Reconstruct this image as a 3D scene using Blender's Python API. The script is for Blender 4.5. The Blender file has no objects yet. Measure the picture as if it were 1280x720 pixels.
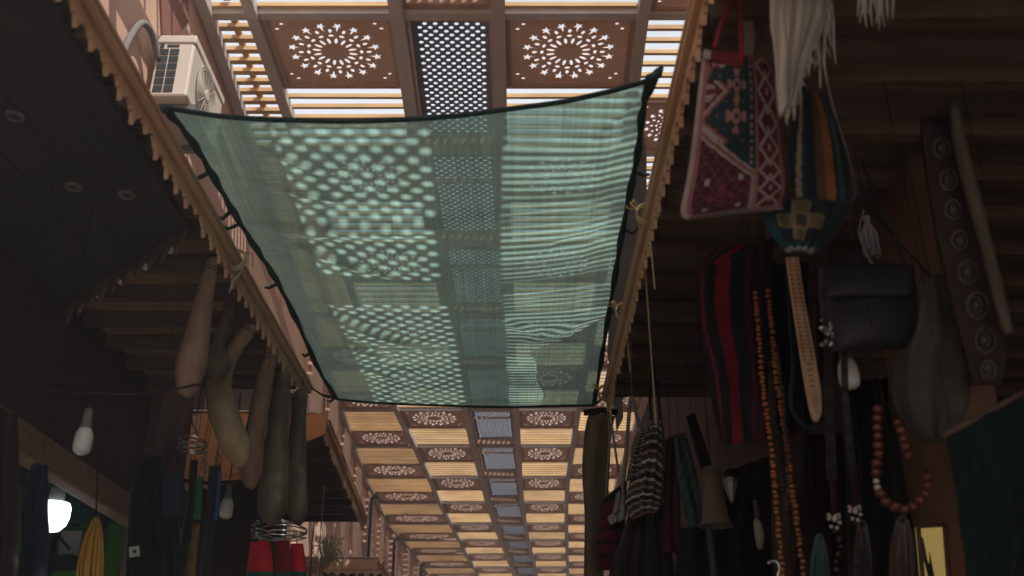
import bpy, math, random
from mathutils import Vector, Matrix, Euler, noise
R = math.radians
rnd = random.Random(7)
sc = bpy.context.scene
COL = sc.collection

# ------------------------------------------------------------------ camera model
F = 35.0 / 36.0 * 1280.0
PITCH = R(25.2)
CAM = Vector((0, 0, 1.6))
FW = Vector((0, math.cos(PITCH), math.sin(PITCH)))
UP = Vector((0, -math.sin(PITCH), math.cos(PITCH)))
RT = Vector((1, 0, 0))

def ray(x, y):
    return RT * ((x - 640) / F) + UP * ((360 - y) / F) + FW
def PH(x, y, h):                      # point seen at x,y lying h metres above eye level
    d = ray(x, y); return CAM + d * (h / d.z)
def PY(x, y, Y):                      # point seen at x,y on the vertical plane at distance Y
    d = ray(x, y); return CAM + d * (Y / d.y)
def PX(x, y, X):
    d = ray(x, y); return CAM + d * (X / d.x)

# ------------------------------------------------------------------ materials
MATS = {}
def nodes(name):
    m = bpy.data.materials.new(name); m.use_nodes = True
    nt = m.node_tree; nt.nodes.clear()
    out = nt.nodes.new('ShaderNodeOutputMaterial')
    MATS[name] = m
    return m, nt, out
def N(nt, t, **kw):
    n = nt.nodes.new(t)
    for k, v in kw.items():
        if k.startswith('i_'):
            n.inputs[k[2:].replace('_', ' ')].default_value = v
        else:
            setattr(n, k, v)
    return n
def L(nt, a, b): nt.links.new(a, b)

def surf(name, c1, c2, scale=(6, 6, 6), rough=.7, detail=5, bump=.15, metal=0, bscale=None, c3=None, spec=.3, vary=.0):
    """two or three colours mixed by stretched noise, with fine bump"""
    m, nt, out = nodes(name)
    tc = N(nt, 'ShaderNodeTexCoord'); mp = N(nt, 'ShaderNodeMapping'); mp.inputs['Scale'].default_value = scale
    L(nt, tc.outputs['Object'], mp.inputs['Vector'])
    nz = N(nt, 'ShaderNodeTexNoise'); nz.inputs['Scale'].default_value = 1; nz.inputs['Detail'].default_value = detail; nz.inputs['Roughness'].default_value = .62
    L(nt, mp.outputs[0], nz.inputs['Vector'])
    cr = N(nt, 'ShaderNodeValToRGB')
    cr.color_ramp.elements[0].position = .32; cr.color_ramp.elements[0].color = (*c1, 1)
    cr.color_ramp.elements[1].position = .68; cr.color_ramp.elements[1].color = (*c2, 1)
    L(nt, nz.outputs['Fac'], cr.inputs['Fac'])
    col = cr.outputs['Color']
    if c3:
        n2 = N(nt, 'ShaderNodeTexNoise'); n2.inputs['Scale'].default_value = 1.3; n2.inputs['Detail'].default_value = 3
        L(nt, tc.outputs['Object'], n2.inputs['Vector'])
        r2 = N(nt, 'ShaderNodeValToRGB'); r2.color_ramp.elements[0].position = .45; r2.color_ramp.elements[1].position = .75
        L(nt, n2.outputs['Fac'], r2.inputs['Fac'])
        mx = N(nt, 'ShaderNodeMix', data_type='RGBA')
        L(nt, r2.outputs['Color'], mx.inputs[0]); L(nt, col, mx.inputs[6]); mx.inputs[7].default_value = (*c3, 1)
        col = mx.outputs[2]
    b = N(nt, 'ShaderNodeBsdfPrincipled')
    b.inputs['Roughness'].default_value = rough; b.inputs['Metallic'].default_value = metal
    b.inputs['Specular IOR Level'].default_value = spec
    oi = N(nt, 'ShaderNodeObjectInfo'); vr = N(nt, 'ShaderNodeMapRange'); vr.inputs[3].default_value = 1 - vary; vr.inputs[4].default_value = 1 + vary
    L(nt, oi.outputs['Random'], vr.inputs[0])
    vm = N(nt, 'ShaderNodeMix', data_type='RGBA', blend_type='MULTIPLY'); vm.inputs[0].default_value = 1
    L(nt, col, vm.inputs[6]); L(nt, vr.outputs[0], vm.inputs[7])
    L(nt, vm.outputs[2], b.inputs['Base Color'])
    if bump:
        bp = N(nt, 'ShaderNodeBump'); bp.inputs['Strength'].default_value = bump; bp.inputs['Distance'].default_value = .01
        if bscale:
            n3 = N(nt, 'ShaderNodeTexNoise'); n3.inputs['Scale'].default_value = bscale; n3.inputs['Detail'].default_value = 4
            L(nt, tc.outputs['Object'], n3.inputs['Vector']); L(nt, n3.outputs['Fac'], bp.inputs['Height'])
        else:
            L(nt, nz.outputs['Fac'], bp.inputs['Height'])
        L(nt, bp.outputs[0], b.inputs['Normal'])
    L(nt, b.outputs[0], out.inputs[0])
    return m

def emit(name, c, s):
    m, nt, out = nodes(name)
    e = N(nt, 'ShaderNodeEmission'); e.inputs[0].default_value = (*c, 1); e.inputs[1].default_value = s
    L(nt, e.outputs[0], out.inputs[0]); return m

def woven(name, rough=.9, fuzz=.25, k=1.0, scale=260):
    """cloth whose dyed pattern is carried by the mesh's colour attribute"""
    m, nt, out = nodes(name)
    at = N(nt, 'ShaderNodeVertexColor'); at.layer_name = 'Col'
    tc = N(nt, 'ShaderNodeTexCoord')
    nz = N(nt, 'ShaderNodeTexNoise'); nz.inputs['Scale'].default_value = 9; nz.inputs['Detail'].default_value = 6
    L(nt, tc.outputs['Object'], nz.inputs['Vector'])
    mr = N(nt, 'ShaderNodeMapRange'); mr.inputs[1].default_value = .25; mr.inputs[2].default_value = .75; mr.inputs[3].default_value = .62 * k; mr.inputs[4].default_value = 1.25 * k
    L(nt, nz.outputs['Fac'], mr.inputs[0])
    mx = N(nt, 'ShaderNodeMix', data_type='RGBA', blend_type='MULTIPLY'); mx.inputs[0].default_value = 1
    L(nt, at.outputs['Color'], mx.inputs[6]); L(nt, mr.outputs[0], mx.inputs[7])
    n2 = N(nt, 'ShaderNodeTexNoise'); n2.inputs['Scale'].default_value = scale; n2.inputs['Detail'].default_value = 2
    L(nt, tc.outputs['Object'], n2.inputs['Vector'])
    bp = N(nt, 'ShaderNodeBump'); bp.inputs['Strength'].default_value = .4; bp.inputs['Distance'].default_value = .004
    L(nt, n2.outputs['Fac'], bp.inputs['Height'])
    b = N(nt, 'ShaderNodeBsdfPrincipled'); b.inputs['Roughness'].default_value = rough
    b.inputs['Specular IOR Level'].default_value = .15; b.inputs['Sheen Weight'].default_value = fuzz
    L(nt, mx.outputs[2], b.inputs['Base Color']); L(nt, bp.outputs[0], b.inputs['Normal'])
    L(nt, b.outputs[0], out.inputs[0]); return m

surf('pine_slat', (.60, .37, .17), (.78, .54, .275), (1.5, 40, 40), .65, bump=.2, c3=(.46, .28, .14), vary=.12)
surf('pine_rail', (.48, .29, .17), (.62, .40, .245), (40, 1.5, 40), .55, bump=.2, c3=(.40, .235, .135))
surf('panel_wood', (.76, .50, .37), (.84, .62, .49), (3, 22, 22), .6, bump=.1, c3=(.70, .44, .30), vary=.13)
surf('frame_wood', (.46, .28, .19), (.58, .38, .26), (30, 2, 30), .6, bump=.15, vary=.15)
surf('steel_beam', (.52, .48, .465), (.64, .59, .57), (8, 2, 8), .5, bump=.05, c3=(.55, .45, .37))
surf('lattice_grey', (.20, .225, .30), (.28, .305, .39), (9, 9, 9), .6, bump=.05)
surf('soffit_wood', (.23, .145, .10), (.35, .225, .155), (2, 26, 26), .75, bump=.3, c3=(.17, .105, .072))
surf('bounce_sheet', (.62, .54, .46), (.74, .66, .57), (3, 3, 3), .9, bump=.2)  # for sheets added on the awning tops to bounce sunlight
surf('lit_orange_board', (.42, .17, .06), (.52, .23, .09), (3, 30, 30), .65, bump=.2)  # warm light on the end board put into its orange colour
surf('joist_wood', (.075, .045, .036), (.125, .078, .058), (2, 26, 26), .8, bump=.3)
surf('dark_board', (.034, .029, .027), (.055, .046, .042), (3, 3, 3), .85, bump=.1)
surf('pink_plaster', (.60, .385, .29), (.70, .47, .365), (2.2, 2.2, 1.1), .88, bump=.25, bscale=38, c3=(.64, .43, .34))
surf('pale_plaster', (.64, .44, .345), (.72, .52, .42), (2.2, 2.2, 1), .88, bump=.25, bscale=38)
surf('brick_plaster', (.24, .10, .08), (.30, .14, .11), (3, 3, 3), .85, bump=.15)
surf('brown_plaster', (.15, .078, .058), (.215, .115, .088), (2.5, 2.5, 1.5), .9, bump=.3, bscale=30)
surf('soffit_lit', (.42, .25, .15), (.58, .36, .22), (2, 26, 26), .75, bump=.3, c3=(.34, .2, .12))  # second awning's soffit, lightened in colour to stand for lit planks
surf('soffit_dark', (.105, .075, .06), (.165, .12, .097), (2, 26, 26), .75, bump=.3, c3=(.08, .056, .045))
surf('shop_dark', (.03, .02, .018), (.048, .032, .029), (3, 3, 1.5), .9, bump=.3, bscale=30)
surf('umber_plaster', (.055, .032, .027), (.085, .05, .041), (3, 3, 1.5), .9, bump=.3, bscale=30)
surf('paving', (.44, .37, .31), (.56, .48, .40), (1.5, 1.5, 1.5), .8, bump=.3, bscale=20)
surf('ac_white', (.62, .56, .49), (.70, .64, .57), (5, 5, 5), .45, bump=.02, c3=(.52, .45, .38))
surf('ac_dark', (.03, .035, .04), (.055, .06, .065), (10, 10, 10), .5, bump=0)
surf('ac_grey', (.16, .155, .15), (.22, .21, .2), (10, 10, 10), .5, bump=0)
surf('galvanised', (.16, .17, .18), (.24, .25, .26), (14, 14, 14), .45, bump=.05, metal=.6)
surf('cable_black', (.012, .012, .014), (.02, .02, .024), (30, 30, 30), .6, bump=0)
surf('hem_cloth', (.006, .020, .020), (.012, .034, .032), (60, 60, 60), .85, bump=.3)
surf('cord_pale', (.42, .36, .27), (.55, .48, .36), (80, 80, 80), .9, bump=.2)
surf('cord_grey', (.16, .15, .145), (.25, .235, .225), (80, 80, 80), .9, bump=.2)
surf('cord_yellow', (.40, .33, .14), (.52, .44, .2), (80, 80, 80), .9, bump=.2)
surf('cord_dark', (.012, .010, .009), (.02, .017, .015), (80, 80, 80), .9, bump=.2)
surf('gourd_tan', (.17, .10, .068), (.40, .26, .18), (16, 16, 6), .6, bump=.6, bscale=34, c3=(.11, .062, .042))
surf('gourd_dark', (.085, .062, .046), (.20, .15, .11), (16, 16, 6), .6, bump=.6, bscale=34, c3=(.055, .04, .032))
surf('gourd_yellow', (.26, .185, .11), (.48, .37, .24), (16, 16, 6), .6, bump=.6, bscale=34, c3=(.2, .135, .085))
surf('gourd_rose', (.20, .115, .08), (.42, .265, .19), (16, 16, 6), .6, bump=.6, bscale=34, c3=(.13, .072, .05))
surf('bulb_glass', (.60, .60, .60), (.66, .66, .66), (4, 4, 4), .3, bump=0, spec=.5)
surf('bulb_socket', (.14, .135, .13), (.18, .17, .165), (20, 20, 20), .5, bump=0)
surf('chrome', (.55, .55, .56), (.65, .65, .66), (20, 20, 20), .2, bump=0, metal=1)
surf('green_paint', (.06, .30, .04), (.08, .36, .05), (4, 4, 4), .7, bump=.05)
surf('teal_paint', (.015, .10, .10), (.02, .13, .12), (4, 4, 4), .7, bump=.05)
surf('yarn_yellow', (.42, .23, .025), (.55, .32, .05), (60, 60, 6), .95, bump=.4)
surf('white_box', (.42, .43, .43), (.5, .5, .5), (5, 5, 5), .5, bump=0)
surf('bead_orange', (.27, .08, .02), (.40, .13, .034), (30, 30, 30), .3, bump=0, spec=.5)
surf('bead_amber', (.085, .02, .010), (.145, .036, .017), (30, 30, 30), .35, bump=0, spec=.5)
surf('bead_dark', (.05, .03, .022), (.085, .05, .035), (30, 30, 30), .4, bump=0)
surf('bead_white', (.42, .40, .36), (.5, .48, .44), (30, 30, 30), .4, bump=0)
surf('leather_black', (.008, .009, .010), (.020, .021, .023), (14, 14, 14), .55, bump=.5, spec=.35)
surf('carved_wood', (.045, .04, .034), (.10, .088, .074), (30, 30, 14), .7, bump=.9, c3=(.14, .13, .112))
surf('driftwood', (.085, .07, .055), (.135, .112, .088), (24, 24, 4), .75, bump=.4)
surf('straw', (.25, .23, .15), (.40, .37, .25), (30, 30, 30), .9, bump=0)
woven('woven', fuzz=.07, k=.75); woven('kilim_wool', fuzz=.07, k=.55); woven('woolly', fuzz=.5, scale=160); woven('satin', rough=.55, fuzz=.1)
emit('lamp_glow', (.80, .93, 1.0), 5)
emit('wall_glow', (.90, .62, .20), .30)  # glow stands in for light falling on a yellow shop wall

# shade net: open weave, so part of the light goes straight through and part is scattered
def make_net():
    m, nt, out = nodes('shade_net')
    tc = N(nt, 'ShaderNodeTexCoord')
    def threads(scale, lo, hi):
        mp = N(nt, 'ShaderNodeMapping'); mp.inputs['Scale'].default_value = scale
        L(nt, tc.outputs['Object'], mp.inputs[0])
        nz = N(nt, 'ShaderNodeTexNoise'); nz.inputs['Scale'].default_value = 1; nz.inputs['Detail'].default_value = 4; nz.inputs['Roughness'].default_value = .7
        L(nt, mp.outputs[0], nz.inputs['Vector'])
        mr = N(nt, 'ShaderNodeMapRange'); mr.inputs[1].default_value = .3; mr.inputs[2].default_value = .7; mr.inputs[3].default_value = lo; mr.inputs[4].default_value = hi
        L(nt, nz.outputs['Fac'], mr.inputs[0]); return mr.outputs[0]
    a = threads((95, .7, .7), .72, 1.2); b = threads((.7, 60, .7), .85, 1.12)
    ab = N(nt, 'ShaderNodeMath', operation='MULTIPLY'); L(nt, a, ab.inputs[0]); L(nt, b, ab.inputs[1])
    dust = threads((2.6, 1.7, 2), .78, 1.16); fine = threads((14, 9, 9), .90, 1.08)
    d2 = N(nt, 'ShaderNodeMath', operation='MULTIPLY'); L(nt, dust, d2.inputs[0]); L(nt, fine, d2.inputs[1])
    mul = N(nt, 'ShaderNodeMath', operation='MULTIPLY'); L(nt, ab.outputs[0], mul.inputs[0]); L(nt, d2.outputs[0], mul.inputs[1])
    mx = N(nt, 'ShaderNodeMix', data_type='RGBA', blend_type='MULTIPLY'); mx.inputs[0].default_value = 1
    mx.inputs[6].default_value = (.32, .53, .47, 1); L(nt, mul.outputs[0], mx.inputs[7])
    tl = N(nt, 'ShaderNodeBsdfTranslucent'); L(nt, mx.outputs[2], tl.inputs[0])
    df = N(nt, 'ShaderNodeBsdfDiffuse'); df.inputs[0].default_value = (.02, .065, .06, 1)
    ad = N(nt, 'ShaderNodeMixShader'); ad.inputs[0].default_value = .14; L(nt, tl.outputs[0], ad.inputs[1]); L(nt, df.outputs[0], ad.inputs[2])
    tr = N(nt, 'ShaderNodeBsdfTransparent'); tr.inputs[0].default_value = (.50, .80, .76, 1)
    ms = N(nt, 'ShaderNodeMixShader')
    m2 = N(nt, 'ShaderNodeMath', operation='MULTIPLY'); L(nt, mul.outputs[0], m2.inputs[0]); m2.inputs[1].default_value = .23
    L(nt, m2.outputs[0], ms.inputs[0]); L(nt, ad.outputs[0], ms.inputs[1]); L(nt, tr.outputs[0], ms.inputs[2])
    L(nt, ms.outputs[0], out.inputs[0])
make_net()
M = MATS

# ------------------------------------------------------------------ mesh builder
class MB:
    def __init__(s): s.v = []; s.f = []; s.c = []; s.uv = []
    def add(s, vs, fs, cs=None):
        o = len(s.v); s.v += [tuple(p) for p in vs]
        s.f += [tuple(i + o for i in f) for f in fs]
        s.c += cs if cs else [None] * len(fs)
    def box(s, lo, hi, mat=None):
        x0, y0, z0 = lo; x1, y1, z1 = hi
        vs = [Vector(p) for p in ((x0,y0,z0),(x1,y0,z0),(x1,y1,z0),(x0,y1,z0),(x0,y0,z1),(x1,y0,z1),(x1,y1,z1),(x0,y1,z1))]
        if mat: vs = [mat @ p for p in vs]
        s.add(vs, [(3,2,1,0),(4,5,6,7),(0,1,5,4),(1,2,6,5),(2,3,7,6),(3,0,4,7)])
        return s
    def bar(s, a, b, w, t, up=Vector((0,0,1))):       # beam from a to b; w sideways, t along up
        a, b = Vector(a), Vector(b); d = (b - a); l = d.length; d.normalize()
        sx = d.cross(up).normalized(); u = sx.cross(d).normalized()
        m = Matrix((( sx.x, d.x, u.x, a.x), (sx.y, d.y, u.y, a.y), (sx.z, d.z, u.z, a.z), (0,0,0,1)))
        return s.box((-w/2, 0, -t/2), (w/2, l, t/2), m)
    def tube(s, pts, r, seg=8, cap=True):
        pts = [Vector(p) for p in pts]; n = len(pts)
        rs = r if isinstance(r, (list, tuple)) else [r] * n
        vs = []; fs = []; prev = None
        for i, p in enumerate(pts):
            t = (pts[min(i+1, n-1)] - pts[max(i-1, 0)])
            if t.length < 1e-9: t = Vector((0,0,1))
            t.normalize()
            if prev is None:
                ref = Vector((1,0,0)) if abs(t.x) < .8 else Vector((0,1,0))
                a = t.cross(ref).normalized()
            else:
                a = (prev - t * prev.dot(t))
                a = a.normalized() if a.length > 1e-6 else t.orthogonal().normalized()
            prev = a; b = t.cross(a)
            for k in range(seg):
                an = 2*math.pi*k/seg
                vs.append(p + (a*math.cos(an) + b*math.sin(an)) * rs[i])
        for i in range(n-1):
            for k in range(seg):
                k2 = (k+1) % seg
                fs.append((i*seg+k, i*seg+k2, (i+1)*seg+k2, (i+1)*seg+k))
        if cap:
            fs.append(tuple(range(seg-1, -1, -1))); fs.append(tuple((n-1)*seg + k for k in range(seg)))
        s.add(vs, fs); return s
    def lathe(s, prof, org=(0,0,0), seg=20):            # prof = [(r, z)] top to bottom
        org = Vector(org); vs = []; fs = []
        for r, z in prof:
            for k in range(seg):
                a = 2*math.pi*k/seg; vs.append(org + Vector((r*math.cos(a), r*math.sin(a), z)))
        for i in range(len(prof)-1):
            for k in range(seg):
                k2 = (k+1) % seg; fs.append((i*seg+k, (i+1)*seg+k, (i+1)*seg+k2, i*seg+k2))
        fs.append(tuple(range(seg))); fs.append(tuple((len(prof)-1)*seg + k for k in range(seg-1, -1, -1)))
        s.add(vs, fs); return s
    def ball(s, c, r, seg=10, rings=6, sz=1.0):
        return s.lathe([(r*math.sin(math.pi*(i+.03)/(rings+.06)), sz*r*math.cos(math.pi*(i+.03)/(rings+.06))) for i in range(rings+1)], c, seg)
    def grid(s, fn, nu, nv, col=None, wrap=False):
        vs = [fn(i/nu, j/nv) for j in range(nv+1) for i in range(nu+1 if not wrap else nu)]
        w = nu if wrap else nu+1; fs = []; cs = []
        for j in range(nv):
            for i in range(nu):
                i2 = (i+1) % w
                fs.append((j*w+i, j*w+i2, (j+1)*w+i2, (j+1)*w+i))
                cs.append(col((i+.5)/nu, (j+.5)/nv) if col else None)
        s.add(vs, fs, cs); return s
    def prism(s, poly, fr, t):                          # poly in 2-D, fr(x, y, d) -> 3-D
        n = len(poly)
        vs = [fr(x, y, 0) for x, y in poly] + [fr(x, y, t) for x, y in poly]
        fs = [tuple(range(n-1, -1, -1)), tuple(range(n, 2*n))] + [(i, (i+1) % n, n+(i+1) % n, n+i) for i in range(n)]
        s.add(vs, fs); return s
    def build(s, name, mat, parent=None, smooth=False, bevel=0, org=None, flip=False):
        me = bpy.data.meshes.new(name)
        o0 = Vector(org) if org is not None else Vector((0,0,0))
        if parent is not None and org is None: o0 = Vector(parent.get('_w', (0,0,0)))
        me.from_pydata([Vector(p) - o0 for p in s.v], [], s.f)
        if any(c is not None for c in s.c):
            at = me.color_attributes.new('Col', 'FLOAT_COLOR', 'CORNER'); k = 0
            for p, c in zip(me.polygons, s.c):
                c = c or (.1, .1, .1)
                for _ in range(p.loop_total):
                    at.data[k].color = (*c, 1); k += 1
        me.materials.append(mat)
        if smooth:
            for p in me.polygons: p.use_smooth = True
        me.validate(); me.update()
        o = bpy.data.objects.new(name, me); COL.objects.link(o)
        if parent is not None: o.parent = parent
        else: o.location = o0
        if bevel:
            b = o.modifiers.new('bevel', 'BEVEL'); b.width = bevel; b.segments = 2; b.limit_method = 'ANGLE'
        return o

def tag(o, label=None, cat=None, group=None, kind=None):
    if label: o['label'] = label
    if cat: o['category'] = cat
    if group: o['group'] = group
    if kind: o['kind'] = kind
    return o
def thing(name, loc, label, cat, group=None):
    o = bpy.data.objects.new(name, None); COL.objects.link(o); o.location = loc; o.empty_display_size = .1
    o['_w'] = tuple(loc)
    return tag(o, label, cat, group)
def lerp(a, b, t): return a + (b - a) * t
def poly_at(pts, t):                                   # point a fraction t along a list of 2-D points
    k = t * (len(pts) - 1); i = min(int(k), len(pts) - 2); f = k - i
    return tuple(lerp(pts[i][q], pts[i+1][q], f) for q in range(len(pts[0])))
def smooth_at(pts, t):                                  # Catmull-Rom version
    n = len(pts); k = t * (n - 1); i = min(int(k), n - 2); f = k - i
    p0, p1, p2, p3 = pts[max(i-1, 0)], pts[i], pts[i+1], pts[min(i+2, n-1)]
    return tuple(.5*((2*b) + (c-a)*f + (2*a-5*b+4*c-d)*f*f + (3*b-a-3*c+d)*f**3) for a, b, c, d in zip(p0, p1, p2, p3))

# ------------------------------------------------------------------ world, sun, camera
SUN_EL, SUN_AZ = R(56.5), R(140)        # the sun stands behind the camera, a touch to the right
w = bpy.data.worlds.new('World'); sc.world = w; w.use_nodes = True
nt = w.node_tree; nt.nodes.clear()
wo = N(nt, 'ShaderNodeOutputWorld')
sky = N(nt, 'ShaderNodeTexSky'); sky.sky_type = 'NISHITA'; sky.sun_disc = False
sky.sun_elevation = SUN_EL; sky.sun_rotation = SUN_AZ; sky.dust_density = 3
bg = N(nt, 'ShaderNodeBackground'); bg.inputs[1].default_value = .05; L(nt, sky.outputs[0], bg.inputs[0])
hz = N(nt, 'ShaderNodeBackground'); hz.inputs[0].default_value = (.93, .96, 1, 1); 
wtc = N(nt, 'ShaderNodeTexCoord'); wsx = N(nt, 'ShaderNodeSeparateXYZ'); L(nt, wtc.outputs['Generated'], wsx.inputs[0])
wmr = N(nt, 'ShaderNodeMapRange'); wmr.inputs[1].default_value = .60; wmr.inputs[2].default_value = .90; wmr.inputs[3].default_value = .90; wmr.inputs[4].default_value = .13
L(nt, wsx.outputs['Z'], wmr.inputs[0]); L(nt, wmr.outputs[0], hz.inputs[1])   # bright summer haze
ad = N(nt, 'ShaderNodeAddShader'); L(nt, bg.outputs[0], ad.inputs[0]); L(nt, hz.outputs[0], ad.inputs[1]); L(nt, ad.outputs[0], wo.inputs[0])
sl = bpy.data.lights.new('sun', 'SUN'); sl.energy = 5.0; sl.angle = R(.28); sl.color = (1, .95, .87)
so = bpy.data.objects.new('sun', sl); COL.objects.link(so)
sd = Vector((math.sin(SUN_AZ) * math.cos(SUN_EL), math.cos(SUN_AZ) * math.cos(SUN_EL), math.sin(SUN_EL)))
so.rotation_euler = sd.to_track_quat('Z', 'Y').to_euler()
cd = bpy.data.cameras.new('camera'); co = bpy.data.objects.new('camera', cd); COL.objects.link(co)
cd.lens = 35; cd.sensor_width = 36; cd.clip_end = 2000; cd.clip_start = .02
co.location = CAM; co.rotation_euler = (R(90) + PITCH, 0, 0)
cd.dof.use_dof = True; cd.dof.focus_distance = 6.0; cd.dof.aperture_fstop = 3.0
sc.camera = co
sc.view_settings.view_transform = 'Standard'; sc.view_settings.look = 'None'; sc.view_settings.exposure = 0
cy = sc.cycles
cy.max_bounces = 9; cy.diffuse_bounces = 6; cy.transparent_max_bounces = 24; cy.transmission_bounces = 6
cy.volume_bounces = 0; cy.use_denoising = True; cy.sample_clamp_indirect = 6

# ------------------------------------------------------------------ ground
g = MB(); g.grid(lambda u, v: Vector((lerp(-300, 300, u), lerp(-300, 300, v), 0)), 40, 40)
tag(g.build('ground', M['paving']), kind='structure')

# dusty air that fills the whole market
m, nt, out = nodes('dusty_air')
vs_ = N(nt, 'ShaderNodeVolumeScatter'); vs_.inputs['Color'].default_value = (.86, .95, 1, 1); vs_.inputs['Density'].default_value = .012; vs_.inputs['Anisotropy'].default_value = .25
L(nt, vs_.outputs[0], out.inputs['Volume'])
hb_ = MB(); hb_.box((-9, -6, -.5), (9, 75, 12)); tag(hb_.build('haze', m), kind='structure')

# ------------------------------------------------------------------ trellis roof over the alley
H = 5.0; ZR = CAM.z + H
rows = [14, 187, 305, 392, 458, 510, 556, 595, 626.5, 653, 674, 691.5, 708]
meas = {0: (261, 317, 497, 623, 803), 1: (318, 378, 521, 628, 781), 5: (427, 496, 581.5, 645, 722.6), 6: (442, 519, 592, 648, 716),
        7: (456, 537, 602, 650, 710), 8: (472, 550, 610, 653, 708), 9: (484, 564, 618.5, 656.5, 708), 10: (504, 575, 627, 660.5, 708.5),
        11: (518, 583.5, 633.6, 665, 709), 12: (529, 593, 640, 669, 709.5)}
node = {}
for n, y in enumerate(rows):
    if n in meas: node[n] = [PH(640, y, H).y] + [PH(x, y, H).x for x in meas[n]]
for n in (2, 3, 4): node[n] = [PH(640, rows[n], H).y] + [lerp(node[1][k], node[5][k], (n-1)/4) for k in range(1, 6)]
bay0 = node[1][0] - node[0][0]
for n in range(-1, -4, -1): node[n] = [node[n+1][0] - bay0] + node[0][1:]
for n in range(13, 24): node[n] = [node[n-1][0] + 2.1] + [node[n-1][k] + (.11 if k < 5 else .12) for k in range(1, 6)]
for n in node: node[n].append(node[n][5] + lerp(.75, 1.0, max(0, min(1, n/5))))     # right-hand wall line
for n in (-1, -2, -3): node[n][6] += .62                                                # unseen wall line moved out so sun reaches the net
NS = sorted(node); N0, N1 = NS[0], NS[-1]
SUN_BAY = -2                                                   # unseen bays up to here, shifted right to aim sun at the net
def nx(n, k, bay=0): return Vector((min(node[n][k] + ((.95 if k == 2 else 1.36) if bay <= SUN_BAY and k > 1 else 0), node[0][6] + .62 - .06*(6 - k) if bay <= SUN_BAY else 99), node[n][0], ZR))

roof = thing('trellis_roof', (0, 10, ZR), 'long timber trellis roof over the market alley with slats, star rosettes and a central lattice strip', 'roof')
# longitudinal steel beams, one continuous piece each
for k in range(1, 7):
    b = MB(); wd = .085 if k not in (3, 4) else .10
    for n in range(N0, N1):
        a, c = nx(n, k, n), nx(n+1, k, n); d = (c - a).normalized() * .004
        b.bar(a - Vector((0,0,.03)), c - d - Vector((0,0,.03)), wd, .10)
    b.build('steel_beam', M['steel_beam'], roof)
for n in range(N0, N1 + 1):
    b = MB(); b.bar(nx(n, 1) + Vector((-.05, 0, -.012)), nx(n, 6) + Vector((.05, 0, -.012)), .075, .085)
    b.build('cross_beam', M['steel_beam'], roof)

def curve_mesh(name, splines, ext):
    cu = bpy.data.curves.new(name, 'CURVE'); cu.dimensions = '2D'; cu.fill_mode = 'BOTH'; cu.extrude = ext
    for pts in splines:
        sp = cu.splines.new('POLY'); sp.points.add(len(pts) - 1); sp.use_cyclic_u = True
        for i, p in enumerate(pts): sp.points[i].co = (p[0], p[1], 0, 1)
    o = bpy.data.objects.new(name, cu); COL.objects.link(o)
    dg = bpy.context.evaluated_depsgraph_get()
    me = bpy.data.meshes.new_from_object(o.evaluated_get(dg))
    bpy.data.objects.remove(o); bpy.data.curves.remove(cu); me.name = name
    return me
def ell(cx, cy, a, b, rot, n=10):
    return [(cx + a*math.cos(t)*math.cos(rot) - b*math.sin(t)*math.sin(rot), cy + a*math.cos(t)*math.sin(rot) + b*math.sin(t)*math.cos(rot))
            for t in (2*math.pi*i/n for i in range(n))]
PW, PD = 1.0, .92                                           # rosette board: width, depth
def rosette_splines(w):
    sp = [[(-w/2, -PD/2), (w/2, -PD/2), (w/2, PD/2), (-w/2, PD/2)]]
    for i in range(16):
        a = 2*math.pi*(i + .5)/16; c, s = math.cos(a), math.sin(a)
        st = []                                                 # star with a tail that points at the centre
        for j in range(10):
            t = a + math.pi + j*math.pi/5; r = (.043 if j % 2 == 0 else .019)
            if j == 0: r = .075
            st.append((.335*c + r*math.cos(t), .335*s + r*math.sin(t)))
        sp.append(st)
        sp.append(ell(.145*c, .145*s, .036, .0135, a))            # inner petals
        a2 = 2*math.pi*i/16; c2, s2 = math.cos(a2), math.sin(a2)
        sp.append(ell(.212*c2, .212*s2, .015, .023, a2, 8))
        sp.append(ell(.272*c2, .272*s2, .024, .015, a2, 8))
    for sx in (-1, 1):
        for sy in (-1, 1):
            sp.append(ell(sx*.36, sy*.36, .018, .012, 0, 6)); sp.append(ell(sx*.405, sy*.30, .018, .012, 0, 6))
    return sp
ros_me = curve_mesh('rosette_panel', rosette_splines(PW), .004); ros_me.materials.append(M['panel_wood'])
LW, LD = .60, 1.62
lat = [[(-LW/2, -LD/2), (LW/2, -LD/2), (LW/2, LD/2), (-LW/2, LD/2)]]
P_ = .078; PV = .084; hr = .0192
for j in range(-24, 25):
    for i in range(-5, 6):
        for q in (0, .5):
            x, y = (i + q)*P_, (j + q)*PV
            if abs(x) < LW/2 - .03 and abs(y) < LD/2 - .03: lat.append(ell(x, y, hr, hr*.9, 0, 8))
lat_me = curve_mesh('lattice_panel', lat, .003); lat_me.materials.append(M['lattice_grey'])

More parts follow.
